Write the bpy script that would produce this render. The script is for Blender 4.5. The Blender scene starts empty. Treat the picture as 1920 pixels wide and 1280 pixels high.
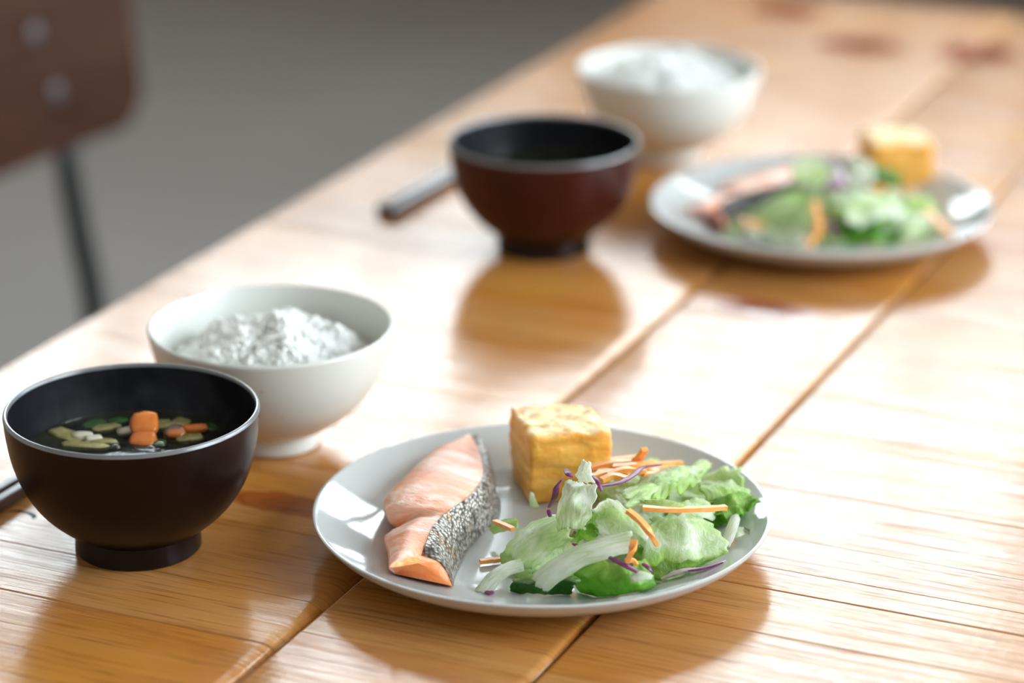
import bpy, bmesh, math, random
from mathutils import Vector, Matrix, noise
random.seed(7)
SC = bpy.context.scene
COL = SC.collection
PI = math.pi

# ------------------------------------------------------------------ camera, world, light, exposure
TZ = 0.75                                   # table top above the floor
CAMH = 0.525                                # camera above the table top
PITCH = math.radians(20.17)
FPX = 5200.0                                # focal length in pixels of the 1920 px frame
cam = bpy.data.cameras.new('camera')
cam.sensor_width = 36.0
cam.lens = FPX / 1920.0 * 36.0
cam.clip_start = 0.05
cam.clip_end = 100
cam.dof.use_dof = True
cam.dof.focus_distance = 1.225
cam.dof.aperture_fstop = 3.6
cam.dof.aperture_blades = 0
camo = bpy.data.objects.new('camera', cam)
COL.objects.link(camo)
camo.location = (0, 0, TZ + CAMH)
camo.rotation_euler = (PI / 2 - PITCH, 0, 0)
SC.camera = camo

SC.view_settings.view_transform = 'Standard'
SC.view_settings.look = 'None'
SC.view_settings.gamma = 1.0
SC.view_settings.use_curve_mapping = False
SC.view_settings.exposure = 1.53
SC.cycles.max_bounces = 10
SC.cycles.diffuse_bounces = 6
SC.cycles.glossy_bounces = 4
SC.cycles.transmission_bounces = 6
SC.cycles.transparent_max_bounces = 12
SC.cycles.sample_clamp_indirect = 8
SC.cycles.caustics_reflective = False
SC.cycles.caustics_refractive = False
SC.cycles.use_denoising = True

SKY = 5.8
world = bpy.data.worlds.new('overcast_sky')
SC.world = world
world.use_nodes = True
wn, wl = world.node_tree.nodes, world.node_tree.links
wn.clear()
wo = wn.new('ShaderNodeOutputWorld')
wb = wn.new('ShaderNodeBackground')
wt = wn.new('ShaderNodeTexCoord')
wx = wn.new('ShaderNodeSeparateXYZ')
wr = wn.new('ShaderNodeValToRGB')
wl.new(wt.outputs['Generated'], wx.inputs[0])
wl.new(wx.outputs['Z'], wr.inputs['Fac'])
wr.color_ramp.elements[0].position = 0.0
wr.color_ramp.elements[0].color = (0.30, 0.30, 0.28, 1)
wr.color_ramp.elements[1].position = 0.06
wr.color_ramp.elements[1].color = (0.82, 0.945, 1.0, 1)
wl.new(wr.outputs['Color'], wb.inputs['Color'])
wb.inputs['Strength'].default_value = SKY
wl.new(wb.outputs[0], wo.inputs[0])

# table axes: u across the table, v along it; the room is square with the table
AZ = math.radians(24.1036)
D1 = Vector((math.sin(AZ), math.cos(AZ), 0))
D2 = Vector((math.cos(AZ), -math.sin(AZ), 0))
ROT = -AZ


def W(u, v, z=0.0):
    """room position from table coordinates; z is above the floor"""
    return D2 * u + D1 * v + Vector((0, 0, z))


ROOM = dict(u0=-5.2, u1=1.7, v0=-1.6, v1=5.4, h=3.5)
WIN_BACK = [(-4.9, -3.69, 2.12, 3.42), (-3.67, -2.46, 2.12, 3.42), (-2.44, -1.23, 2.12, 3.42), (-1.21, 0.0, 2.12, 3.42)]       # u0,u1,z0,z1
WIN_RIGHT = [(0.7, 2.0, 0.95, 2.7), (2.25, 3.55, 0.95, 2.7), (3.8, 5.1, 0.95, 2.7)]               # v0,v1,z0,z1


def portal(name, loc, rotz, sx, sy):
    l = bpy.data.lights.new(name, 'AREA')
    l.shape = 'RECTANGLE'
    l.size = sx
    l.size_y = sy
    l.cycles.is_portal = True
    o = bpy.data.objects.new(name, l)
    COL.objects.link(o)
    o.location = loc
    o.rotation_euler = (PI / 2, 0, rotz)
    return o


for (a, b, c, d) in WIN_BACK:               # daylight enters through the windows (sky portals, no light of their own)
    portal('window_daylight', W((a + b) / 2, ROOM['v1'] + 0.16, (c + d) / 2), ROT, b - a, d - c).rotation_euler = (-PI / 2, 0, ROT)
for (a, b, c, d) in WIN_RIGHT:
    portal('window_daylight', W(ROOM['u1'] + 0.16, (a + b) / 2, (c + d) / 2), 0, b - a, d - c).rotation_euler = (PI / 2, 0, ROT + PI / 2)


# ------------------------------------------------------------------ helpers
def at(px, py, z=0.0):
    """point at height z above the TABLE TOP seen at a pixel of the 1920x1280 frame"""
    c, s = math.cos(PITCH), math.sin(PITCH)
    d = Vector((0, c, -s)) + Vector((1, 0, 0)) * ((px - 960) / FPX) - Vector((0, s, c)) * ((py - 640) / FPX)
    t = (z - CAMH) / d.z
    return Vector((d.x * t, d.y * t, TZ + z))


def mesh_obj(name, verts, faces, mat=None, parent=None, smooth=True, angle=None, loc=None, colors=None, mats=None, fmat=None):
    me = bpy.data.meshes.new(name)
    me.from_pydata([tuple(v) for v in verts], [], faces)
    me.update()
    bm = bmesh.new()
    bm.from_mesh(me)
    bmesh.ops.recalc_face_normals(bm, faces=bm.faces)
    bm.to_mesh(me)
    bm.free()
    if colors is not None:
        ca = me.color_attributes.new('tint', 'FLOAT_COLOR', 'POINT')
        for i, c in enumerate(colors):
            ca.data[i].color = (c[0], c[1], c[2], 1)
    for p in me.polygons:
        p.use_smooth = smooth
    if angle is not None and smooth:
        me.set_sharp_from_angle(angle=math.radians(angle))
    if mats:
        for m in mats:
            me.materials.append(m)
        if fmat:
            for p, k in zip(me.polygons, fmat):
                p.material_index = k
    elif mat:
        me.materials.append(mat)
    o = bpy.data.objects.new(name, me)
    COL.objects.link(o)
    if parent is not None:
        o.parent = parent
    if loc is not None:
        o.location = loc
    return o


def empty(name, loc, rotz=0.0):
    o = bpy.data.objects.new(name, None)
    COL.objects.link(o)
    o.empty_display_size = 0.02
    o.location = loc
    o.rotation_euler = (0, 0, rotz)
    return o


def tag(o, label, cat, group=None, kind=None):
    o['label'] = label
    o['category'] = cat
    if group:
        o['group'] = group
    if kind:
        o['kind'] = kind
    return o


def struct(o):
    o['kind'] = 'structure'
    return o


def copy_tree(o, parent=None):
    c = o.copy()
    COL.objects.link(c)
    if parent is not None:
        c.parent = parent
    for ch in list(o.children):
        copy_tree(ch, c)
    return c


def box_vf(x0, x1, y0, y1, z0, z1):
    v = [(x0, y0, z0), (x1, y0, z0), (x1, y1, z0), (x0, y1, z0), (x0, y0, z1), (x1, y0, z1), (x1, y1, z1), (x0, y1, z1)]
    f = [(0, 3, 2, 1), (4, 5, 6, 7), (0, 1, 5, 4), (1, 2, 6, 5), (2, 3, 7, 6), (3, 0, 4, 7)]
    return v, f


def boxes(name, lst, mat, parent=None, bevel=0.0, loc=None, rotz=0.0):
    vs, fs = [], []
    for b in lst:
        v, f = box_vf(*b)
        n = len(vs)
        vs += v
        fs += [tuple(i + n for i in q) for q in f]
    o = mesh_obj(name, vs, fs, mat, parent, smooth=False)
    if loc is not None:
        o.location = loc
    o.rotation_euler = (0, 0, rotz)
    if bevel:
        m = o.modifiers.new('bevel', 'BEVEL')
        m.width = bevel
        m.segments = 3
        m.limit_method = 'ANGLE'
    return o


def lathe(name, prof, mat, parent=None, seg=96, angle=40, wob=0.0):
    """prof: list of (r, z) from the inner centre round to the outer centre"""
    vs, fs, rings = [], [], []
    for (r, z) in prof:
        if r < 1e-7:
            rings.append([len(vs)])
            vs.append((0, 0, z))
        else:
            ring = []
            for k in range(seg):
                a = 2 * PI * k / seg
                rr = r
                if wob:
                    rr += wob * noise.noise(Vector((math.cos(a) * 1.3, math.sin(a) * 1.3, z * 30)))
                ring.append(len(vs))
                vs.append((rr * math.cos(a), rr * math.sin(a), z))
            rings.append(ring)
    for a, b in zip(rings, rings[1:]):
        for k in range(seg):
            k2 = (k + 1) % seg
            if len(a) == 1 and len(b) == 1:
                continue
            if len(a) == 1:
                fs.append((a[0], b[k], b[k2]))
            elif len(b) == 1:
                fs.append((a[k], b[0], a[k2]))
            else:
                fs.append((a[k], b[k], b[k2], a[k2]))
    return mesh_obj(name, vs, fs, mat, parent, angle=angle)


def smooth_prof(pts, n=6):
    """Catmull-Rom through (r, z) points"""
    out = []
    P = [pts[0]] + list(pts) + [pts[-1]]
    for i in range(1, len(P) - 2):
        p0, p1, p2, p3 = P[i - 1], P[i], P[i + 1], P[i + 2]
        for k in range(n):
            t = k / n
            out.append(tuple(0.5 * ((2 * p1[j]) + (-p0[j] + p2[j]) * t + (2 * p0[j] - 5 * p1[j] + 4 * p2[j] - p3[j]) * t * t + (-p0[j] + 3 * p1[j] - 3 * p2[j] + p3[j]) * t ** 3) for j in range(len(p1))))
    out.append(tuple(pts[-1]))
    return out


def mm(pts):
    return [(r / 1000, z / 1000) for r, z in pts]


def tube(name, pts, rad, mat, parent=None, seg=12, cap=True, flat=1.0, radii=None, colors=None):
    """swept tube along points (Vectors), rad in m; flat squashes one section axis"""
    pts = [Vector(p) for p in pts]
    vs, fs = [], []
    n = len(pts)
    up = Vector((0, 0, 1))
    cols = []
    for i, p in enumerate(pts):
        t = (pts[min(i + 1, n - 1)] - pts[max(i - 1, 0)]).normalized()
        u = up if abs(t.dot(up)) < 0.95 else Vector((1, 0, 0))
        x = t.cross(u).normalized()
        y = x.cross(t).normalized()
        r = radii[i] if radii else rad
        for k in range(seg):
            a = 2 * PI * (k + 0.5) / seg
            vs.append(p + x * (r * math.cos(a)) + y * (r * flat * math.sin(a)))
    for i in range(n - 1):
        for k in range(seg):
            k2 = (k + 1) % seg
            fs.append((i * seg + k, i * seg + k2, (i + 1) * seg + k2, (i + 1) * seg + k))
    if cap:
        fs.append(tuple(range(seg)))
        fs.append(tuple((n - 1) * seg + k for k in range(seg)))
    return mesh_obj(name, vs, fs, mat, parent, angle=50)


def recentre(o):
    """put the object's origin at the bottom centre of its mesh"""
    me = o.data
    xs = [v.co for v in me.vertices]
    c = sum(xs, Vector()) / len(xs)
    c.z = min(v.z for v in xs)
    for v in me.vertices:
        v.co -= c
    o.location = o.location + c
    return o


# ------------------------------------------------------------------ materials
def new_mat(name):
    m = bpy.data.materials.new(name)
    m.use_nodes = True
    nt = m.node_tree
    b = nt.nodes['Principled BSDF']
    return m, nt.nodes, nt.links, b


def simple(name, col, rough=0.5, metal=0.0, spec=0.5, coat=0.0):
    m, n, l, b = new_mat(name)
    b.inputs['Base Color'].default_value = (*col, 1)
    b.inputs['Roughness'].default_value = rough
    b.inputs['Metallic'].default_value = metal
    b.inputs['Specular IOR Level'].default_value = spec
    b.inputs['Coat Weight'].default_value = coat
    return m


def N(n, t, **kw):
    x = n.new(t)
    for k, v in kw.items():
        setattr(x, k, v)
    return x


def mapped_noise(n, l, vec, scale, nscale=1.0, detail=4, rough=0.55, dist=0.0):
    mp = N(n, 'ShaderNodeMapping')
    mp.inputs['Scale'].default_value = scale
    l.new(vec, mp.inputs['Vector'])
    t = N(n, 'ShaderNodeTexNoise')
    t.inputs['Scale'].default_value = nscale
    t.inputs['Detail'].default_value = detail
    t.inputs['Roughness'].default_value = rough
    t.inputs['Distortion'].default_value = dist
    l.new(mp.outputs[0], t.inputs['Vector'])
    return t.outputs['Fac']


def ramp(n, l, fac, stops):
    r = N(n, 'ShaderNodeValToRGB')
    e = r.color_ramp.elements
    while len(e) < len(stops):
        e.new(0.5)
    for x, (p, c) in zip(e, stops):
        x.position = p
        x.color = (*c, 1) if len(c) == 3 else c
    l.new(fac, r.inputs['Fac'])
    return r.outputs['Color']


def mixc(n, l, fac, a, b, mode='MIX'):
    x = N(n, 'ShaderNodeMix', data_type='RGBA', blend_type=mode)
    if isinstance(fac, float):
        x.inputs[0].default_value = fac
    else:
        l.new(fac, x.inputs[0])
    for sock, v in ((x.inputs[6], a), (x.inputs[7], b)):
        if isinstance(v, tuple):
            sock.default_value = (*v, 1)
        else:
            l.new(v, sock)
    return x.outputs[2]


def math_n(n, l, op, a, b=None, clamp=False):
    x = N(n, 'ShaderNodeMath', operation=op, use_clamp=clamp)
    for i, v in enumerate((a, b)):
        if v is None:
            continue
        if isinstance(v, (int, float)):
            x.inputs[i].default_value = v
        else:
            l.new(v, x.inputs[i])
    return x.outputs[0]


def bump(n, l, b, height, strength=0.5, dist=0.001, prev=None):
    x = N(n, 'ShaderNodeBump')
    x.inputs['Strength'].default_value = strength
    x.inputs['Distance'].default_value = dist
    l.new(height, x.inputs['Height'])
    if prev is not None:
        l.new(prev, x.inputs['Normal'])
    l.new(x.outputs[0], b.inputs['Normal'])
    return x.outputs[0]


table = empty('dining_table', (0, 0, 0), ROT)

KNOTS = [(-0.589, 1.057, .030, .0105, 1), (-0.475, 1.4106, .030, .016, 1), (-0.350, 1.2627, .030, .012, 1),
         (-0.698, 2.107, .03, .03, 1), (-0.608, 2.021, .034, .026, 1), (-0.520, 2.033, .03, .034, 1)]


def wood_material():
    m, n, l, b = new_mat('table_wood')
    tc = N(n, 'ShaderNodeTexCoord')
    tc.object = table
    vec = tc.outputs['Object']
    oi = N(n, 'ShaderNodeObjectInfo')
    # per-stave shift of the grain
    off = N(n, 'ShaderNodeCombineXYZ')
    l.new(math_n(n, l, 'MULTIPLY', oi.outputs['Random'], 37.0), off.inputs[0])
    l.new(math_n(n, l, 'MULTIPLY', oi.outputs['Random'], 11.0), off.inputs[2])
    add = N(n, 'ShaderNodeVectorMath', operation='ADD')
    l.new(vec, add.inputs[0])
    l.new(off.outputs[0], add.inputs[1])
    sv = add.outputs[0]
    big = mapped_noise(n, l, sv, (5, 9, 1), 1.0, 3, .5)
    band = mapped_noise(n, l, sv, (4, 60, 1), 1.0, 5, .6, .4)
    fine = mapped_noise(n, l, sv, (14, 420, 4), 1.0, 4, .6)
    sawn = mapped_noise(n, l, vec, (2.2, 200, 1), 1.0, 2, .6)
    cross = mapped_noise(n, l, vec, (260, 10, 1), 1.0, 2, .5)
    c1 = ramp(n, l, band, [(.25, (.33, .105, .018)), (.5, (.50, .19, .038)), (.75, (.58, .28, .09))])
    c2 = ramp(n, l, big, [(.28, (.50, .17, .032)), (.45, (.56, .29, .11)), (.55, (.54, .225, .045)), (.72, (.72, .36, .06))])
    col = mixc(n, l, .55, c1, c2)
    fr = ramp(n, l, fine, [(.30, (.55, .46, .40)), (.46, (1, 1, 1)), (.8, (1.08, 1.06, 1.05))])
    col = mixc(n, l, .75, col, fr, 'MULTIPLY')
    worn = mapped_noise(n, l, sv, (7, 130, 1), 1.0, 5, .65, .3)
    pores = mapped_noise(n, l, sv, (22, 900, 4), 1.0, 3, .6)
    pk = ramp(n, l, pores, [(.34, (.42, .30, .24)), (.42, (1, 1, 1))])
    col = mixc(n, l, .6, col, pk, 'MULTIPLY')
    tint = ramp(n, l, oi.outputs['Random'], [(0, (.90, .86, .84)), (.5, (1, 1, 1)), (1, (1.06, 1.08, 1.05))])
    col = mixc(n, l, 1.0, col, tint, 'MULTIPLY')
    # knots
    mask = None
    wob = N(n, 'ShaderNodeTexNoise')
    wob.inputs['Scale'].default_value = 60
    l.new(vec, wob.inputs['Vector'])
    wsub = N(n, 'ShaderNodeVectorMath', operation='MULTIPLY_ADD')
    l.new(wob.outputs['Color'], wsub.inputs[0])
    wsub.inputs[1].default_value = (.012, .006, 0)
    l.new(vec, wsub.inputs[2])
    for (ku, kv, ru, rv, s) in KNOTS:
        mp = N(n, 'ShaderNodeMapping', vector_type='POINT')
        mp.inputs['Scale'].default_value = (1 / ru, 1 / rv, 0)
        mp.inputs['Location'].default_value = (-(ku + .006) / ru, -(kv + .003) / rv, 0)
        l.new(wsub.outputs[0], mp.inputs['Vector'])
        ln = N(n, 'ShaderNodeVectorMath', operation='LENGTH')
        l.new(mp.outputs[0], ln.inputs[0])
        k = math_n(n, l, 'SUBTRACT', 1.15, ln.outputs['Value'], True)
        k = math_n(n, l, 'MULTIPLY', k, 1.6, True)
        mask = k if mask is None else math_n(n, l, 'MAXIMUM', mask, k)
    ring = ramp(n, l, mask, [(0, (1, 1, 1)), (.25, (.85, .6, .45)), (.45, (.5, .24, .13)), (.6, (.75, .42, .28)), (1, (.55, .28, .16))])
    col = mixc(n, l, 1.0, col, ring, 'MULTIPLY')
    # crescent crack round a loose knot near the soup bowl
    cr = []
    for (cu_, cv_) in ((-0.6975, .9952), (-0.6985, .9925)):
        mp = N(n, 'ShaderNodeMapping', vector_type='POINT')
        mp.inputs['Scale'].default_value = (1 / .0085, 1 / .0050, 0)
        mp.inputs['Location'].default_value = (-cu_ / .0085, -cv_ / .0050, 0)
        l.new(vec, mp.inputs['Vector'])
        ln = N(n, 'ShaderNodeVectorMath', operation='LENGTH')
        l.new(mp.outputs[0], ln.inputs[0])
        cr.append(math_n(n, l, 'MULTIPLY', math_n(n, l, 'SUBTRACT', 1.0, ln.outputs['Value'], True), 12.0, True))
    crack = math_n(n, l, 'SUBTRACT', cr[0], cr[1], True)
    col = mixc(n, l, crack, col, (.012, .007, .005))
    l.new(col, b.inputs['Base Color'])
    rr = ramp(n, l, band, [(.3, (.12,) * 3), (.7, (.21,) * 3)])
    rk = mixc(n, l, mask, rr, (.12, .12, .12))
    l.new(rk, b.inputs['Roughness'])
    sp = math_n(n, l, 'MULTIPLY', ramp(n, l, worn, [(.34, (.14,) * 3), (.58, (.46,) * 3)]), ramp(n, l, fine, [(.32, (.3,) * 3), (.5, (1, 1, 1))]))
    spm = mixc(n, l, crack, mixc(n, l, mask, sp, (.8, .8, .8)), (0, 0, 0))
    l.new(spm, b.inputs['Specular IOR Level'])
    h = math_n(n, l, 'ADD', math_n(n, l, 'ADD', math_n(n, l, 'MULTIPLY', fine, .5), math_n(n, l, 'MULTIPLY', pores, .25)), math_n(n, l, 'MULTIPLY', sawn, .5))
    h = math_n(n, l, 'ADD', h, math_n(n, l, 'MULTIPLY', cross, .12))
    inv = math_n(n, l, 'SUBTRACT', 1.0, mask)
    h = math_n(n, l, 'MULTIPLY', h, inv)
    bump(n, l, b, h, .4, .0009)
    b.inputs['Coat Weight'].default_value = .08
    b.inputs['Coat Roughness'].default_value = .10
    b.inputs['Coat IOR'].default_value = 1.5
    return m


M = {}
M['wood'] = wood_material()


def lacquer(name, col, rough, spec=.5, speck=0.0):
    m, n, l, b = new_mat(name)
    tc = N(n, 'ShaderNodeTexCoord')
    f = mapped_noise(n, l, tc.outputs['Object'], (40, 40, 12), 1.0, 3)
    c = ramp(n, l, f, [(.3, tuple(x * .8 for x in col)), (.7, tuple(x * 1.2 for x in col))])
    l.new(c, b.inputs['Base Color'])
    b.inputs['Roughness'].default_value = rough
    b.inputs['Specular IOR Level'].default_value = spec
    return m


M['lacquer'] = lacquer('brown_lacquer', (.008, .003, .0026), .30, .22)
M['lacquer_red'] = lacquer('red_brown_lacquer', (.040, .007, .0045), .30, .25)
M['lacquer_in'] = lacquer('black_lacquer', (.004, .004, .007), .42, .2)
M['lacquer_lip'] = lacquer('pale_grey_lip', (.15, .155, .165), .25, .8)  # rim in a much paler grey than the rest of the bowl


def ceramic(name, col, rough, speck=True):
    m, n, l, b = new_mat(name)
    tc = N(n, 'ShaderNodeTexCoord')
    v = N(n, 'ShaderNodeTexVoronoi')
    v.inputs['Scale'].default_value = 95
    l.new(tc.outputs['Object'], v.inputs['Vector'])
    big = mapped_noise(n, l, tc.outputs['Object'], (18, 18, 18), 1.0, 3)
    c = ramp(n, l, big, [(.3, tuple(x * .96 for x in col)), (.7, col)])
    if speck:
        lo = N(n, 'ShaderNodeMath', operation='LESS_THAN')
        l.new(v.outputs['Distance'], lo.inputs[0])
        lo.inputs[1].default_value = .09
        sel = N(n, 'ShaderNodeSeparateColor')
        l.new(v.outputs['Color'], sel.inputs[0])
        k = math_n(n, l, 'MULTIPLY', lo.outputs[0], math_n(n, l, 'GREATER_THAN', sel.outputs[0], .72))
        k = math_n(n, l, 'MULTIPLY', k, .55)
        c = mixc(n, l, k, c, (.30, .20, .13))
    l.new(c, b.inputs['Base Color'])
    b.inputs['Roughness'].default_value = rough
    b.inputs['Specular IOR Level'].default_value = .6
    return m


M['rice_bowl'] = ceramic('speckled_white_glaze', (.70, .71, .68), .30)
M['plate'] = ceramic('grey_white_glaze', (.54, .555, .56), .08, False)


def flesh(name, stops, axis):
    m, n, l, b = new_mat(name)
    tc = N(n, 'ShaderNodeTexCoord')
    mp = N(n, 'ShaderNodeMapping')
    mp.inputs['Rotation'].default_value = (0, 0, axis)
    l.new(tc.outputs['Object'], mp.inputs['Vector'])
    f = mapped_noise(n, l, mp.outputs[0], (24, 75, 40), 1.0, 5, .62, 1.4)
    g = mapped_noise(n, l, mp.outputs[0], (300, 900, 500), 1.0, 3, .6, .5)
    c = ramp(n, l, f, stops)
    l.new(c, b.inputs['Base Color'])
    b.inputs['Roughness'].default_value = .34
    b.inputs['Subsurface Weight'].default_value = .25
    b.inputs['Subsurface Radius'].default_value = (.006, .002, .001)
    b.inputs['Subsurface Scale'].default_value = .6
    h = math_n(n, l, 'ADD', math_n(n, l, 'MULTIPLY', g, .5), f)
    bump(n, l, b, h, .5, .0012)
    return m


M['flesh'] = flesh('cooked_salmon', [(.32, (.90, .25, .08)), (.46, (.94, .36, .18)), (.56, (.95, .52, .37)), (.69, (.96, .78, .70))], .5)
M['flesh_brown'] = flesh('dark_brown_salmon_end', [(.3, (.16, .05, .03)), (.6, (.28, .09, .05)), (.8, (.40, .18, .12))], .2)  # dark red-brown tone for the cut end of the far fillet
M['flesh_cut'] = flesh('salmon_cut', [(.3, (.90, .22, .05)), (.6, (.95, .33, .10)), (.8, (.95, .46, .20))], .2)


def skin_mat(tone):
    m, n, l, b = new_mat('silver_fish_skin')
    tc = N(n, 'ShaderNodeTexCoord')
    v = N(n, 'ShaderNodeTexVoronoi')
    v.inputs['Scale'].default_value = 560
    l.new(tc.outputs['Object'], v.inputs['Vector'])
    f = mapped_noise(n, l, tc.outputs['Object'], (90, 90, 90), 1.0, 4, .65)
    c = ramp(n, l, v.outputs['Distance'], [(.0, (.74, .73, .70)), (.4, (.46, .45, .43)), (.75, (.12, .11, .10))])
    pale = ramp(n, l, f, [(.32, (.14, .11, .09)), (.44, (.66, .60, .55)), (.56, (1.2, 1.18, 1.15)), (.66, (.85, .52, .28))])
    c = mixc(n, l, .8, c, pale, 'MULTIPLY')
    c = mixc(n, l, 1.0, c, tone, 'MULTIPLY')
    l.new(c, b.inputs['Base Color'])
    b.inputs['Metallic'].default_value = .35
    b.inputs['Roughness'].default_value = .3
    bump(n, l, b, v.outputs['Distance'], .8, .0008)
    return m


M['skin'] = skin_mat((1, 1, 1))
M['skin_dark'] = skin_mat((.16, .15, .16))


def egg_mat():
    m, n, l, b = new_mat('rolled_omelette')
    tc = N(n, 'ShaderNodeTexCoord')
    vec = tc.outputs['Object']
    geo = N(n, 'ShaderNodeNewGeometry')
    f = mapped_noise(n, l, vec, (60, 60, 190), 1.0, 5, .6, .6)
    side = ramp(n, l, f, [(.28, (.74, .27, .03)), (.40, (.93, .43, .065)), (.62, (.97, .52, .11)), (.8, (.97, .66, .24))])
    g = mapped_noise(n, l, vec, (150, 150, 150), 1.0, 5, .65, .4)
    top = ramp(n, l, g, [(.34, (.60, .24, .05)), (.44, (.88, .52, .15)), (.52, (.97, .73, .36)), (.70, (.98, .84, .58))])
    sx = N(n, 'ShaderNodeSeparateXYZ')
    l.new(tc.outputs['Normal'], sx.inputs[0])
    k = N(n, 'ShaderNodeMapRange')
    l.new(sx.outputs['Z'], k.inputs[0])
    k.inputs[1].default_value = .45
    k.inputs[2].default_value = .85
    c = mixc(n, l, k.outputs[0], side, top)
    l.new(c, b.inputs['Base Color'])
    b.inputs['Roughness'].default_value = .42
    b.inputs['Subsurface Weight'].default_value = .3
    b.inputs['Subsurface Radius'].default_value = (.005, .003, .001)
    b.inputs['Subsurface Scale'].default_value = .6
    h = math_n(n, l, 'ADD', f, g)
    bump(n, l, b, h, .55, .0018)
    return m


M['egg'] = egg_mat()


def leaf_mat(name, trans=.6, rough=.22):
    m, n, l, b = new_mat(name)
    a = N(n, 'ShaderNodeAttribute', attribute_name='tint')
    tc = N(n, 'ShaderNodeTexCoord')
    uvn = N(n, 'ShaderNodeUVMap')
    uvn.uv_map = 'UVMap'
    vv = mapped_noise(n, l, uvn.outputs['UV'], (6, 2.0, 1), 1.0, 5, .6, 1.8)
    v2 = mapped_noise(n, l, uvn.outputs['UV'], (16, 5, 1), 1.0, 3, .6, 1.2)
    vein = ramp(n, l, vv, [(.34, (.78, .88, .66)), (.5, (1, 1, 1)), (.62, (1.12, 1.08, 1.2)), (.7, (1.0, 1.0, 1.0))])
    f = mapped_noise(n, l, tc.outputs['Object'], (70, 70, 70), 1.0, 4)
    var = ramp(n, l, f, [(.3, (.86, .90, .80)), (.7, (1.08, 1.06, 1.1))])
    c = mixc(n, l, 1.0, a.outputs['Color'], vein, 'MULTIPLY')
    c = mixc(n, l, 1.0, c, var, 'MULTIPLY')
    l.new(c, b.inputs['Base Color'])
    b.inputs['Roughness'].default_value = rough
    h = math_n(n, l, 'ADD', math_n(n, l, 'ADD', math_n(n, l, 'MULTIPLY', f, .5), vv), math_n(n, l, 'MULTIPLY', v2, .5))
    nb = bump(n, l, b, h, .45, .0016)
    tr = N(n, 'ShaderNodeBsdfTranslucent')
    l.new(c, tr.inputs['Color'])
    l.new(nb, tr.inputs['Normal'])
    mx = N(n, 'ShaderNodeMixShader')
    mx.inputs[0].default_value = trans
    out = n['Material Output']
    l.new(b.outputs[0], mx.inputs[1])
    l.new(tr.outputs[0], mx.inputs[2])
    l.new(mx.outputs[0], out.inputs['Surface'])
    return m


M['leaf'] = leaf_mat('lettuce_leaf')


def veg_mat(name, c0, c1, rough=.35, sss=.2, scale=200, rad=(.004, .002, .001)):
    m, n, l, b = new_mat(name)
    tc = N(n, 'ShaderNodeTexCoord')
    f = mapped_noise(n, l, tc.outputs['Object'], (scale, scale, scale), 1.0, 4)
    l.new(ramp(n, l, f, [(.3, c0), (.7, c1)]), b.inputs['Base Color'])
    b.inputs['Roughness'].default_value = rough
    b.inputs['Subsurface Weight'].default_value = sss
    b.inputs['Subsurface Radius'].default_value = rad
    b.inputs['Subsurface Scale'].default_value = .5
    bump(n, l, b, f, .3, .0006)
    return m


M['carrot'] = veg_mat('carrot_flesh', (1.0, .36, .07), (1.0, .49, .17))
M['cabbage'] = veg_mat('purple_cabbage', (.11, .012, .08), (.25, .045, .19))
M['cabbage_pale'] = veg_mat('pale_purple_cabbage', (.50, .34, .46), (.74, .62, .68))
M['cucumber_skin'] = veg_mat('cucumber_skin', (.01, .03, .012), (.02, .06, .02))
M['cucumber_flesh'] = veg_mat('cucumber_flesh', (.50, .60, .38), (.70, .76, .58))


def rice_mat():
    m, n, l, b = new_mat('cooked_rice')
    tc = N(n, 'ShaderNodeTexCoord')
    f = mapped_noise(n, l, tc.outputs['Object'], (200, 200, 200), 1.0, 3)
    c = ramp(n, l, f, [(.3, (.98, .985, .96)), (.7, (.995, .995, .98))])
    l.new(c, b.inputs['Base Color'])
    b.inputs['Roughness'].default_value = .55
    b.inputs['Specular IOR Level'].default_value = .3
    b.inputs['Subsurface Weight'].default_value = .55
    b.inputs['Subsurface Radius'].default_value = (.0016, .0016, .0015)
    b.inputs['Subsurface Scale'].default_value = 1.0
    t = N(n, 'ShaderNodeBsdfTranslucent')
    l.new(c, t.inputs['Color'])
    mx = N(n, 'ShaderNodeMixShader')
    mx.inputs[0].default_value = .12
    l.new(b.outputs[0], mx.inputs[1])
    l.new(t.outputs[0], mx.inputs[2])
    l.new(mx.outputs[0], n['Material Output'].inputs['Surface'])
    return m


M['rice'] = rice_mat()
M['onion'] = veg_mat('soup_onion', (.24, .22, .07), (.46, .42, .19), .2)
M['tofu'] = veg_mat('soup_tofu', (.70, .68, .52), (.80, .78, .66), .3)
M['greens'] = veg_mat('soup_greens', (.02, .06, .015), (.05, .14, .03), .25)
M['soup_carrot'] = veg_mat('soup_carrot', (.72, .17, .02), (.85, .26, .045), .2)


def broth_mat():
    m, n, l, b = new_mat('clear_broth')
    tc = N(n, 'ShaderNodeTexCoord')
    f = mapped_noise(n, l, tc.outputs['Object'], (50, 50, 50), 1.0, 4, .6, 1.0)
    c = ramp(n, l, f, [(.35, (.012, .014, .012)), (.6, (.035, .036, .018)), (.8, (.09, .085, .04))])
    l.new(c, b.inputs['Base Color'])
    b.inputs['Roughness'].default_value = .06
    b.inputs['IOR'].default_value = 1.33
    b.inputs['Alpha'].default_value = .62
    g = mapped_noise(n, l, tc.outputs['Object'], (110, 110, 110), 1.0, 2)
    bump(n, l, b, g, .12, .001)
    return m


M['broth'] = broth_mat()
M['chopstick'] = lacquer('dark_chopstick_lacquer', (.055, .024, .020), .30, 1.0)
M['tube'] = simple('black_steel', (.012, .016, .018), .35, .3)
M['rivet'] = simple('rivet_metal', (.085, .075, .082), .4, .4)


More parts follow.
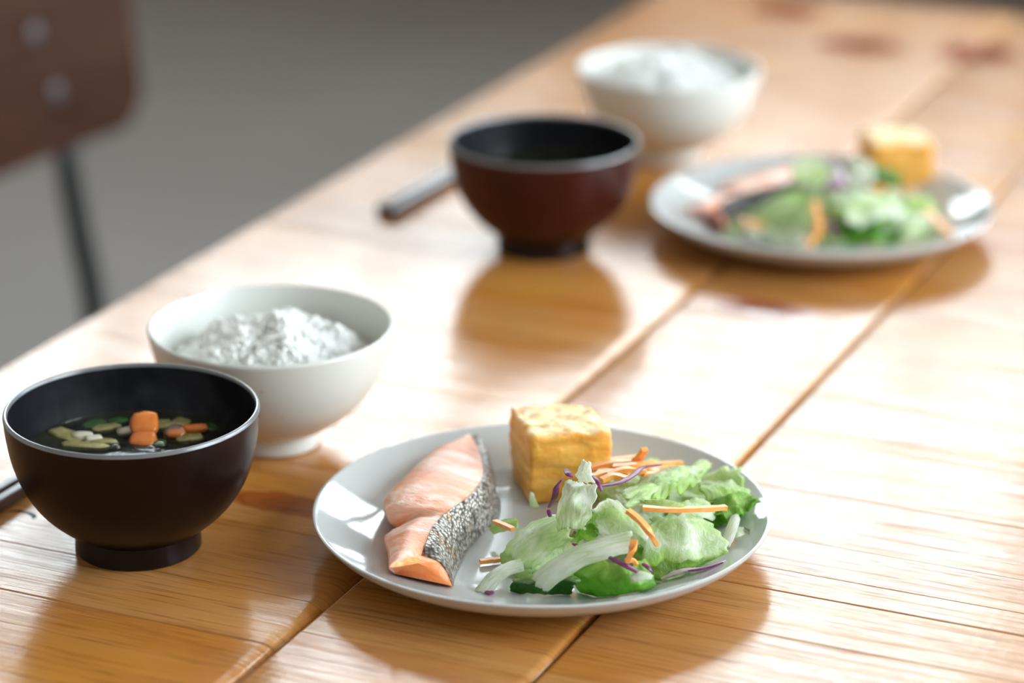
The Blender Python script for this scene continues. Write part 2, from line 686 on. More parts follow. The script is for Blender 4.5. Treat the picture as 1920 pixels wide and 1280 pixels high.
def ply_mat():
    m, n, l, b = new_mat('brown_plywood')
    tc = N(n, 'ShaderNodeTexCoord')
    f = mapped_noise(n, l, tc.outputs['Object'], (40, 6, 60), 1.0, 4, .6, .5)
    l.new(ramp(n, l, f, [(.3, (.036, .012, .007)), (.7, (.066, .024, .013))]), b.inputs['Base Color'])
    b.inputs['Roughness'].default_value = .32
    b.inputs['Specular IOR Level'].default_value = .2
    return m


M['ply'] = ply_mat()


def floor_mat():
    m, n, l, b = new_mat('grey_floor')
    tc = N(n, 'ShaderNodeTexCoord')
    f = mapped_noise(n, l, tc.outputs['Object'], (2, 2, 2), 1.0, 6, .6)
    g = mapped_noise(n, l, tc.outputs['Object'], (60, 60, 60), 1.0, 4, .6)
    c = mixc(n, l, .3, ramp(n, l, f, [(.3, (.128, .108, .095)), (.7, (.165, .142, .126))]), ramp(n, l, g, [(.3, (.125, .107, .096)), (.7, (.172, .148, .132))]))
    l.new(c, b.inputs['Base Color'])
    b.inputs['Roughness'].default_value = .5
    return m


M['floor'] = floor_mat()
M['wall'] = simple('warm_white_wall', (.84, .81, .76), .8)
M['ceiling'] = simple('white_ceiling', (.88, .87, .85), .85)
M['back_wall'] = simple('brown_back_wall', (.20, .15, .11), .8)
M['frame'] = simple('window_frame_wood', (.10, .06, .035), .5)


def glass_mat():
    m, n, l, b = new_mat('thin_window_glass')
    t = N(n, 'ShaderNodeBsdfTransparent')
    g = N(n, 'ShaderNodeBsdfGlossy')
    g.inputs['Roughness'].default_value = .02
    mx = N(n, 'ShaderNodeMixShader')
    mx.inputs[0].default_value = .06
    l.new(t.outputs[0], mx.inputs[1])
    l.new(g.outputs[0], mx.inputs[2])
    l.new(mx.outputs[0], n['Material Output'].inputs['Surface'])
    return m


M['glass'] = glass_mat()

# ------------------------------------------------------------------ room
R_ = ROOM
T = 0.15


def room_box(name, lst, mat):
    return struct(boxes(name, lst, mat, rotz=ROT))


room_box('floor', [(R_['u0'] - T, R_['u1'] + T, R_['v0'] - T, R_['v1'] + T, -.1, 0)], M['floor'])
room_box('ceiling', [(R_['u0'] - T, R_['u1'] + T, R_['v0'] - T, R_['v1'] + T, R_['h'], R_['h'] + .1)], M['ceiling'])
room_box('wall_left', [(R_['u0'] - T, R_['u0'], R_['v0'], R_['v1'], 0, R_['h'])], M['wall'])
room_box('wall_near', [(R_['u0'] - T, R_['u1'] + T, R_['v0'] - T, R_['v0'], 0, R_['h'])], M['wall'])
lst = []
a0 = R_['u0'] - T
for (a, b, c, d) in WIN_BACK:
    lst.append((a0, a, R_['v1'], R_['v1'] + T, 0, R_['h']))
    lst.append((a, b, R_['v1'], R_['v1'] + T, 0, c))
    lst.append((a, b, R_['v1'], R_['v1'] + T, d, R_['h']))
    a0 = b
lst.append((a0, R_['u1'] + T, R_['v1'], R_['v1'] + T, 0, R_['h']))
room_box('wall_back', lst, M['back_wall'])
lst = []
a0 = R_['v0']
for (a, b, c, d) in WIN_RIGHT:
    lst.append((R_['u1'], R_['u1'] + T, a0, a, 0, R_['h']))
    lst.append((R_['u1'], R_['u1'] + T, a, b, 0, c))
    lst.append((R_['u1'], R_['u1'] + T, a, b, d, R_['h']))
    a0 = b
lst.append((R_['u1'], R_['u1'] + T, a0, R_['v1'], 0, R_['h']))
room_box('wall_right', lst, M['wall'])
room_box('baseboard_left', [(R_['u0'], R_['u0'] + .015, R_['v0'], R_['v1'], 0, .08)], M['frame'])
room_box('baseboard_back', [(R_['u0'] + .016, R_['u1'], R_['v1'] - .015, R_['v1'], 0, .08)], M['frame'])


def window(k, along_u, base, w, h, thick=.05):
    """local x across, z up, y through the wall"""
    o = empty('window_%d' % k, base, ROT if along_u else ROT + PI / 2)
    struct(o)
    f = .05
    boxes('window_frame', [(-w / 2, -w / 2 + f, 0, thick, 0, h), (w / 2 - f, w / 2, 0, thick, 0, h), (-w / 2 + f, w / 2 - f, 0, thick, 0, f), (-w / 2 + f, w / 2 - f, 0, thick, h - f, h)], M['frame'], o)
    for i in (1, 2):
        x = -w / 2 + w * i / 3
        boxes('window_bar', [(x - .015, x + .015, .005, thick - .005, f, h - f)], M['frame'], o)
    for i in (1, 2):
        z = h * i / 3
        boxes('window_bar', [(-w / 2 + f, w / 2 - f, .008, thick - .008, z - .015, z + .015)], M['frame'], o)
    boxes('window_pane', [(-w / 2 + f, w / 2 - f, thick / 2 - .002, thick / 2 + .002, f, h - f)], M['glass'], o)
    return o


k = 1
for (a, b, c, d) in WIN_BACK:
    window(k, True, W((a + b) / 2, R_['v1'] + .05, c), b - a, d - c)
    k += 1
for (a, b, c, d) in WIN_RIGHT:
    window(k, False, W(R_['u1'] + .10, (a + b) / 2, c), b - a, d - c)
    k += 1

# ------------------------------------------------------------------ table
tag(table, 'lacquered orange wooden dining table of short cross-grained boards with open grooves', 'table')
UE, UA, UB, UR = -0.818, -0.5215, -0.4105, -0.020
V0, V1 = 0.36, 2.168
THK = .034


def arc(n, r):
    rx, rz = r if isinstance(r, tuple) else (r, r)
    return [(rx - rx * math.cos(PI / 2 * i / n), -rz + rz * math.sin(PI / 2 * i / n)) for i in range(n + 1)]


def stave(u0, u1, v0, v1, ru0, ru1, dz, parent):
    prof = [(u0, -THK)]
    prof += [(u0 + x, z) for x, z in arc(7, ru0)]
    prof += [(u1 - x, z) for x, z in reversed(arc(7, ru1))]
    prof += [(u1, -THK)]
    vs, fs = [], []
    n = len(prof)
    for (v, drop) in ((v0, .0004), (v0 + .0004, 0), (v1 - .0004, 0), (v1, .0004)):
        for (u, z) in prof:
            vs.append((u, v, TZ + (z - drop + dz if z > -THK + 1e-6 else z)))
    for i in range(3):
        for j in range(n):
            j2 = (j + 1) % n
            fs.append((i * n + j, i * n + j2, (i + 1) * n + j2, (i + 1) * n + j))
    fs.append(tuple(range(n)))
    fs.append(tuple(3 * n + j for j in range(n)))
    return mesh_obj('board', vs, fs, M['wood'], parent, angle=35)


def seams(fixed, seed, lo=.05, hi=.085):
    rr = random.Random(seed)
    s = [V0] + [x for x in fixed] + [V1]
    out = []
    for a, b in zip(s, s[1:]):
        out.append(a)
        m = int(round((b - a) / ((lo + hi) / 2)))
        if m > 1:
            for i in range(1, m):
                out.append(a + (b - a) * (i + rr.uniform(-.15, .15)) / m)
    out.append(V1)
    return out


for pi_, (u0, u1, r0, r1, fx, sd) in enumerate((
        (UE, UA - .0008, .004, (.0085, .0055), (.9235, .967, 1.03), 1),
        (UA + .0010, UB - .0008, .0018, (.0050, .0035), (.94, 1.05, 1.296, 1.39), 2),
        (UB + .0010, UR, .0016, .004, (1.019, 1.0617, 1.083, 1.1167, 1.357), 3))):
    ss = seams(fx, sd)
    rr = random.Random(sd + 50)
    for a, b in zip(ss, ss[1:]):
        stave(u0, u1, a + .00008, b - .00008, r0, r1, rr.uniform(-.00025, .0001), table)
# under-structure: battens, apron, legs
boxes('batten', [(UE + .05, UR - .05, v, v + .07, TZ - THK - .02, TZ - THK - .0005) for v in (V0 + .1,)], M['frame'], table)
boxes('batten', [(UE + .05, UR - .05, v, v + .07, TZ - THK - .02, TZ - THK - .0005) for v in (V1 - .17,)], M['frame'], table)
boxes('backing_board', [(UA - .03, UA + .03, V0 + .18, V1 - .18, TZ - THK - .012, TZ - THK - .0005)], M['wood'], table)
boxes('backing_board', [(UB - .03, UB + .03, V0 + .18, V1 - .18, TZ - THK - .012, TZ - THK - .0005)], M['wood'], table)
for uu in (UE + .07, UR - .13):
    for vv in (V0 + .105, V1 - .165):
        boxes('leg', [(uu, uu + .06, vv, vv + .06, 0, TZ - THK - .0205)], M['frame'], table)

# ------------------------------------------------------------------ chair
cu = UE - .40


def plane_pt(px, py, u):
    c, s = math.cos(PITCH), math.sin(PITCH)
    d = Vector((0, c, -s)) + Vector((1, 0, 0)) * ((px - 960) / FPX) - Vector((0, s, c)) * ((py - 640) / FPX)
    p = d * (u / d.dot(D2))
    return (p.dot(D1), p.z + CAMH + TZ)            # v, z


chair = empty('dining_chair', W(UE - .2, 1.75, 0), ROT)
tag(chair, 'brown plywood chair with black steel tube legs beside the left edge of the table', 'chair')
CU, CV = UE - .2, 1.75
v_r, z_b = plane_pt(262, 226, cu)
v_l = v_r - .48


# backrest: curved plywood shell with rounded corners
mid = (v_l + v_r) / 2
BH = .19
rc_ = .035
cols_v = [v_l + rc_ * (1 - math.cos(PI / 2 * i / 6)) for i in range(6)]
cols_v += [v_l + rc_ + (v_r - v_l - 2 * rc_) * i / 20 for i in range(21)]
cols_v += [v_r - rc_ * (1 - math.cos(PI / 2 * i / 6)) for i in range(5, -1, -1)]
rows = 6


def back_u(vv, zz):
    return cu - .022 * (1 - ((vv - mid) / .24) ** 2) - .10 * (zz - z_b)


vs, fs = [], []
for side in (.0065, -.0065):
    for vv in cols_v:
        e = min(vv - v_l, v_r - vv)
        ins = rc_ - math.sqrt(max(0, rc_ ** 2 - (rc_ - e) ** 2)) if e < rc_ else 0
        for k_ in range(rows + 1):
            zz = z_b + ins + (BH - 2 * ins) * k_ / rows
            vs.append((back_u(vv, zz) + side - CU, vv - CV, zz))
nc, nr = len(cols_v), rows + 1
off_ = nc * nr
for i in range(nc - 1):
    for j in range(rows):
        q = (i * nr + j, (i + 1) * nr + j, (i + 1) * nr + j + 1, i * nr + j + 1)
        fs.append(q)
        fs.append(tuple(off_ + x for x in reversed(q)))
loop = [i * nr for i in range(nc)] + [(nc - 1) * nr + j for j in range(1, nr)] + [i * nr + rows for i in range(nc - 2, -1, -1)] + [j for j in range(rows - 1, 0, -1)]
for i in range(len(loop)):
    p_, q_ = loop[i], loop[(i + 1) % len(loop)]
    fs.append((p_, q_, q_ + off_, p_ + off_))
bk = mesh_obj('backrest', vs, fs, M['ply'], chair, angle=40)
for (sgn) in (1, -1):
    hid = []
    for px_, py_ in ((48, 15), (65, 65), (105, 175), (122, 270)):       # the tube runs close behind the backrest
        uu = cu
        for _ in range(12):
            pv, pz = plane_pt(px_, py_, uu)
            uu = back_u(pv, pz) - .0185
        hid.append((uu, pv, pz))
    vis = [(uu, *plane_pt(px_, py_, uu)) for px_, py_, uu in ((130, 330, cu - .020), (150, 440, cu + .004), (178, 590, cu + .035))]
    P3 = hid + vis
    d = (vis[2][1] - vis[1][1]) / (vis[2][2] - vis[1][2])
    seatp = (cu + .062, vis[2][1] + d * (.43 - vis[2][2]), .43)
    floorp = (cu - .04, vis[2][1] + d * (.43 - vis[2][2]) * 1.3, .012)
    P3.append(seatp)
    if sgn < 0:
        P3 = [(a_, 2 * mid - b_, c_) for a_, b_, c_ in P3]
        seatp, floorp = P3[-1], (floorp[0], 2 * mid - floorp[1], floorp[2])
    tube('rear_leg', [Vector((a_ - CU, b_ - CV, c_)) for a_, b_, c_ in smooth_prof(P3, 4)] + [Vector((cu + .04 - CU, seatp[1] - CV, .36)), Vector((floorp[0] - CU, floorp[1] - CV, floorp[2]))], .0105, M['tube'], chair)
    tube('front_leg', [Vector((cu + .07 - CU, seatp[1] - CV, .425)), Vector((cu + .36 - CU, seatp[1] - CV, .425)), Vector((cu + .385 - CU, seatp[1] - CV, .40)), Vector((cu + .42 - CU, seatp[1] - CV, .012))], .0105, M['tube'], chair)
    for px_, py_ in ((65, 65), (105, 175)):
        cc = cu
        for _ in range(12):                      # where the sight line meets the curved backrest
            pv, pz = plane_pt(px_, py_, cc)
            cc = cu - .022 * (1 - ((pv - mid) / .24) ** 2) - .10 * (pz - z_b) + .0065
        if sgn < 0:
            pv = 2 * mid - pv
        bm = lathe('rivet', mm([(0, 4.2), (4, 3.9), (8, 2.8), (10, .8), (10, 0), (0, 0)]), M['rivet'], chair, seg=20)
        bm.location = (cc - CU, pv - CV, pz)
        bm.rotation_euler = (0, PI / 2, 0)
boxes('seat', [(cu + .04 - CU, cu + .42 - CU, v_l - CV, v_r - CV, .437, .452)], M['ply'], chair, bevel=.006)

# ------------------------------------------------------------------ tableware
SOUP_R = .0575


def soup_bowl(loc, label, red=False):
    o = empty('soup_bowl', loc)
    tag(o, label, 'bowl', 'lacquered soup bowls on the table')
    outer = smooth_prof([(57.3, 66.5), (56.6, 58), (54.6, 46), (50.5, 34), (44, 23.5), (36, 15.5), (29, 10.5)], 6)
    inner = smooth_prof([(0, 9.5), (18, 10.5), (32, 16.5), (42, 25.5), (49, 37), (53, 50), (54.6, 60), (55.2, 66.5)], 6)
    body = lathe('body', mm(outer[::1] + [(27, 9.2), (0, 8.2)]), M['lacquer_red' if red else 'lacquer'], o)
    lathe('interior', mm(inner), M['lacquer_in'], o)
    lathe('rim', mm([(55.2, 66.4), (55.3, 67.4), (55.8, 68.0), (56.5, 68.1), (57.1, 67.5), (57.35, 66.4)]), M['lacquer_lip'], o)
    lathe('foot', mm([(24.5, 9.5), (24.3, 2), (25, 0), (27.8, 0), (28.7, 1.0), (28.6, 4), (28.3, 10.6)]), M['lacquer'], o)
    return o


pos_soup = at(247, 764, .068)
pos_soup.z = TZ + .0002
pos_soup2 = at(1020, 261, .068)
pos_soup2.z = TZ + .0002
soup1 = soup_bowl(pos_soup, 'dark brown lacquer soup bowl in front, filled with broth and carrot pieces')
soup2 = soup_bowl(pos_soup2, 'reddish brown lacquer soup bowl farther back, near the dark chopsticks tip', True)


def rice_bowl(loc, label):
    o = empty('rice_bowl', loc)
    tag(o, label, 'bowl', 'white rice bowls on the table')
    outer = smooth_prof([(60.6, 61), (58.6, 51), (55.0, 39.5), (48.6, 28), (39, 18), (29, 11), (23.5, 8)], 6)
    inner = smooth_prof([(0, 9), (16, 10), (30, 15), (42, 24.5), (50, 36), (55.5, 48), (58.2, 60.8)], 6)
    lathe('body', mm(inner + [(58.6, 61.9), (59.4, 62.3), (60.2, 61.9)] + outer + [(20, 7), (0, 6.5)]), M['rice_bowl'], o, wob=.0004)
    lathe('foot', mm([(19.5, 7.5), (19.8, 1.0), (20.4, 0), (22.6, 0), (23.4, .8), (23.2, 4), (22.6, 7.9)]), M['rice_bowl'], o)
    return o


pos_rice = at(508, 608, .062)
pos_rice.z = TZ + .0002
pos_rice2 = at(1255, 126, .062)
pos_rice2.z = TZ + .0002
rb1 = rice_bowl(pos_rice, 'white speckled bowl heaped with rice, right behind the front soup bowl')
rb2 = rice_bowl(pos_rice2, 'white bowl of rice farthest back, behind the reddish soup bowl')


def plate(loc, label):
    o = empty('dinner_plate', loc)
    tag(o, label, 'plate', 'round pale grey plates on the table')
    top = smooth_prof([(0, 5.0), (30, 5.0), (52, 5.0), (64, 5.6), (75, 7.6), (86, 11.4), (95, 15.4), (101.2, 18.5)], 6)
    bot = smooth_prof([(104, 18.4), (100, 13.6), (92, 8.6), (80, 4.2), (68, 2.0), (60, 1.6)], 6)
    lathe('dish', mm(top + [(102.4, 19.2), (103.3, 19.4), (104, 19.1)] + bot + [(56, 1.8), (0, 2.2)]), M['plate'], o, seg=160)
    lathe('foot_ring', mm([(60, 1.7), (59.5, 0), (57, 0), (56.5, 1.9)]), M['plate'], o, seg=96)
    return o


PZ = .0052          # plate's eating surface above the table
pos_plate = at(1016, 953, .019)
pos_plate.z = TZ + .0002
pos_plate2 = at(1539, 379, .019)
pos_plate2.z = TZ + .0002
pl1 = plate(pos_plate, 'round pale grey plate in front holding salmon, omelette and salad')
pl2 = plate(pos_plate2, 'round pale grey plate farther back with blurred salmon, omelette and salad')


# ------------------------------------------------------------------ rice
def rice_heap(name, n_gr, seed):
    rr = random.Random(seed)
    bm = bmesh.new()

    def hgt(x, y):
        q = math.hypot(x, y) / .051
        base = .0395 + .0195 * (1 - q ** 2.4) if q < 1 else .0395
        return base + .0080 * noise.noise(Vector((x * 62, y * 62, seed))) + 0.0032 * noise.noise(Vector((x * 140, y * 140, seed)))
    # base mound under the grains
    rings, seg = 9, 28
    prev = None
    c = bm.verts.new((0, 0, hgt(0, 0) - .0008))
    for i in range(1, rings + 1):
        q = .0495 * i / rings
        ring = []
        for k in range(seg):
            a = 2 * PI * k / seg
            x, y = q * math.cos(a), q * math.sin(a)
            ring.append(bm.verts.new((x, y, hgt(x, y) - .0008 if i < rings else .0365)))
        for k in range(seg):
            k2 = (k + 1) % seg
            if prev is None:
                bm.faces.new((c, ring[k], ring[k2]))
            else:
                bm.faces.new((prev[k], ring[k], ring[k2], prev[k2]))
        prev = ring
    # grains
    for i in range(n_gr):
        q = .0470 * math.sqrt(rr.random())
        a = rr.uniform(0, 2 * PI)
        x, y = q * math.cos(a), q * math.sin(a)
        z = hgt(x, y) + rr.uniform(-.0006, .0007)
        Mx = Matrix.Translation((x, y, z)) @ Matrix.Rotation(rr.uniform(0, 2 * PI), 4, 'Z') @ Matrix.Rotation(rr.gauss(0, .6), 4, 'Y') @ Matrix.Rotation(rr.uniform(0, 6), 4, 'X')
        L, Wd = rr.uniform(.0032, .0042), rr.uniform(.0015, .0019)
        loops = []
        for (t, w) in ((-.8, .55), (-.3, 1), (.35, 1), (.8, .6)):
            loops.append([bm.verts.new(Mx @ Vector((t * L, Wd * w * math.cos(2 * PI * k / 6), Wd * w * math.sin(2 * PI * k / 6)))) for k in range(6)])
        e0 = bm.verts.new(Mx @ Vector((-L, 0, 0)))
        e1 = bm.verts.new(Mx @ Vector((L, 0, 0)))
        for A, B in zip(loops, loops[1:]):
            for k in range(6):
                bm.faces.new((A[k], A[(k + 1) % 6], B[(k + 1) % 6], B[k]))
        for k in range(6):
            bm.faces.new((e0, loops[0][(k + 1) % 6], loops[0][k]))
            bm.faces.new((e1, loops[-1][k], loops[-1][(k + 1) % 6]))
    me = bpy.data.meshes.new(name)
    bm.to_mesh(me)
    bm.free()
    for p in me.polygons:
        p.use_smooth = True
    me.materials.append(M['rice'])
    o = bpy.data.objects.new(name, me)
    COL.objects.link(o)
    return o


rc = rice_heap('cooked_rice', 2200, 3)
rc.location = pos_rice
tag(rc, 'fluffy white cooked rice in the bowl behind the front soup bowl', 'rice', kind='stuff')
rc2 = rc.copy()
COL.objects.link(rc2)
rc2.location = pos_rice2 + Vector((0, 0, .004))
rc2.rotation_euler = (0, 0, 2.3)
tag(rc2, 'blurred white cooked rice in the farthest bowl', 'rice', kind='stuff')

# ------------------------------------------------------------------ soup
SZ = .0455


def broth(loc, label):
    prof = smooth_prof([(0, 45.6), (20, 45.6), (40, 45.6), (50.6, 45.7), (51.6, 46.4)], 3) + [(50.5, 43.5), (0, 43.0)]
    o = lathe('broth', mm(prof), M['broth'], None, seg=96)
    o.location = loc
    tag(o, label, 'soup')
    return o


broth(pos_soup, 'dark clear broth inside the front soup bowl')
broth(pos_soup2, 'dark clear broth inside the soup bowl farther back')


def chunk(name, px, py, z, sx, sy, sz, rot, mat, tilt=0.0, seed=0, rnd=.62):
    """soft-edged slice"""
    bm = bmesh.new()
    bmesh.ops.create_cube(bm, size=1.0)
    bmesh.ops.subdivide_edges(bm, edges=bm.edges, cuts=3, use_grid_fill=True)
    for v in bm.verts:
        s = v.co.copy()
        rr_ = max(abs(s.x), abs(s.y), abs(s.z)) / max(s.length, 1e-6)
        s = s * ((1 - rnd) + rnd * (.5 / max(s.length, 1e-6)) * 1.15)
        s += Vector((noise.noise(s * 2.5 + Vector((seed, 0, 0))), noise.noise(s * 2.5 + Vector((0, seed, 5))), noise.noise(s * 2.5 + Vector((9, 0, seed))))) * .10
        v.co = Vector((s.x * sx, s.y * sy, s.z * sz))
    me = bpy.data.meshes.new(name)
    bm.to_mesh(me)
    bm.free()
    for p in me.polygons:
        p.use_smooth = True
    me.materials.append(mat)
    o = bpy.data.objects.new(name, me)
    COL.objects.link(o)
    p = at(px, py, z)
    o.location = p
    o.rotation_euler = (tilt, 0, rot)
    return o


tag(chunk('carrot_slice', 271, 794, .0505, .0118, .013, .0045, .15, M['soup_carrot'], .5, 1), 'orange carrot slice lying uppermost in the middle of the soup', 'carrot', 'carrot in the soup')
tag(chunk('carrot_slice', 269, 824, .0462, .0115, .011, .004, -.1, M['soup_carrot'], .25, 2), 'wet orange carrot slice below the uppermost one in the soup', 'carrot', 'carrot in the soup')
tag(chunk('carrot_stick', 364, 803, .0475, .0125, .005, .003, .22, M['soup_carrot'], .1, 3), 'thin orange carrot stick at the right of the soup', 'carrot', 'carrot in the soup')
tag(chunk('carrot_slice', 331, 812, .0468, .008, .006, .003, .1, M['soup_carrot'], .1, 4), 'small pinkish carrot piece ringed by a bubble in the soup', 'carrot', 'carrot in the soup')
for i, (px, py, sx, sy, rot, lab) in enumerate(((128, 818, .010, .020, .9, 'translucent onion strip at the far left of the soup'), (160, 836, .022, .006, -.15, 'long pale onion strip along the front left of the soup'),
                                               (190, 828, .016, .005, -.25, 'olive onion sliver left of the lower carrot slice'), (308, 797, .008, .010, .4, 'olive onion piece right of the upper carrot slice'),
                                               (338, 793, .009, .008, -.5, 'olive onion piece behind the thin carrot stick'), (356, 822, .012, .008, .3, 'olive onion piece in front of the thin carrot stick'),
                                               (200, 803, .014, .006, .5, 'dim onion strip at the back left of the soup'))):
    tag(chunk('onion_strip', px, py, .0452, sx, sy, .0026, rot, M['onion'], .06, 10 + i), lab, 'onion', 'onion in the soup')
for i, (px, py, s, lab) in enumerate(((155, 818, .010, 'creamy white egg shred left of centre in the soup'), (175, 823, .008, 'small creamy egg shred beside the bigger one in the soup'), (240, 808, .009, 'pinkish white egg shred left of the upper carrot slice'))):
    tag(chunk('egg_shred', px, py, .0458, s, s * .6, .003, .2 * i, M['tofu'], .1, 30 + i), lab, 'egg', 'egg shreds in the soup')
for i, (px, py, s, lab) in enumerate(((162, 834, .0045, 'dark green herb flake on the front left onion strip'), (222, 788, .009, 'dark green leaf bit at the back of the soup'), (178, 794, .011, 'dark green leaf bit at the back left of the soup'), (300, 830, .008, 'dark green leaf bit beside the front bubbles'), (395, 800, .009, 'dark green leaf bit at the right end of the soup'))):
    tag(chunk('green_flake', px, py, .0456, s, s * .7, .0014, .5 * i, M['greens'], .1, 40 + i), lab, 'herb', 'green bits in the soup')


def bubble(px, py, r, lab):
    prof = [(r * math.cos(a), r * .75 * math.sin(a)) for a in [PI / 2 * i / 6 for i in range(7)]]
    prof = [(max(x, 0 if i < 6 else 0), z) for i, (x, z) in enumerate(prof)]
    prof[-1] = (0, prof[-1][1])
    o = lathe('bubble', [(p[0], p[1]) for p in prof], M['bubble'], None, seg=24)
    o.location = at(px, py, .0464)
    tag(o, lab, 'bubble', 'bubbles on the soup')


def bubble_mat():
    m, n, l, b = new_mat('soap_thin_bubble')
    t = N(n, 'ShaderNodeBsdfTransparent')
    g = N(n, 'ShaderNodeBsdfGlossy')
    g.inputs['Roughness'].default_value = .03
    lw = N(n, 'ShaderNodeLayerWeight')
    lw.inputs['Blend'].default_value = .35
    mx = N(n, 'ShaderNodeMixShader')
    l.new(math_n(n, l, 'MULTIPLY', lw.outputs['Facing'], .6), mx.inputs[0])
    l.new(t.outputs[0], mx.inputs[1])
    l.new(g.outputs[0], mx.inputs[2])
    l.new(mx.outputs[0], n['Material Output'].inputs['Surface'])
    return m


M['bubble'] = bubble_mat()
for a in ((330, 815, .0062, 'large clear bubble at the right of the lower carrot slice'), (300, 836, .003, 'small bubble nearest the front rim of the soup'), (236, 812, .0042, 'clear bubble left of the carrot slices'), (282, 842, .0024, 'tiny bubble at the front rim below the carrot slices'), (216, 840, .0026, 'tiny bubble at the front rim left of the carrot slices')):
    bubble(*a)


def steam():
    o = lathe('steam', smooth_prof([(0, .0475), (.030, .0475), (.046, .049), (.049, .060), (.046, .072), (.030, .084), (0, .088)], 3), None, None, seg=32)
    m = bpy.data.materials.new('thin_steam')
    m.use_nodes = True
    n, l = m.node_tree.nodes, m.node_tree.links
    n.remove(n['Principled BSDF'])
    tc = N(n, 'ShaderNodeTexCoord')
    f = mapped_noise(n, l, tc.outputs['Object'], (45, 45, 30), 1.0, 4, .6, 1.2)
    d = N(n, 'ShaderNodeMapRange')
    l.new(f, d.inputs[0])
    d.inputs[1].default_value = .5
    d.inputs[2].default_value = .72
    d.inputs[3].default_value = 0
    d.inputs[4].default_value = 1.6
    v = N(n, 'ShaderNodeVolumePrincipled')
    v.inputs['Color'].default_value = (.93, .92, .97, 1)
    v.inputs['Anisotropy'].default_value = .3
    l.new(d.outputs[0], v.inputs['Density'])
    l.new(v.outputs[0], n['Material Output'].inputs['Volume'])
    o.data.materials.append(m)
    o.location = pos_soup
    tag(o, 'faint wisps of steam above the broth of the front soup bowl', 'steam', kind='stuff')


steam()


# ------------------------------------------------------------------ salmon
def plate_h(rad):
    """height of the plate's upper surface above its flat centre"""
    P = [(0, 0), (52, 0), (64, .6), (75, 2.6), (86, 6.4), (95, 10.4), (104, 14.6)]
    q = rad * 1000
    for (a, b), (c, d) in zip(P, P[1:]):
        if q <= c:
            return (b + (d - b) * (q - a) / (c - a)) / 1000
    return .0146


def on_plate(px, py, h):
    z = PZ
    for _ in range(30):
        p = at(px, py, z + h / 1000)
        z = z * .5 + .5 * (PZ + .0003 + plate_h(math.hypot(p.x - pos_plate.x, p.y - pos_plate.y)))
    return at(px, py, z + h / 1000)


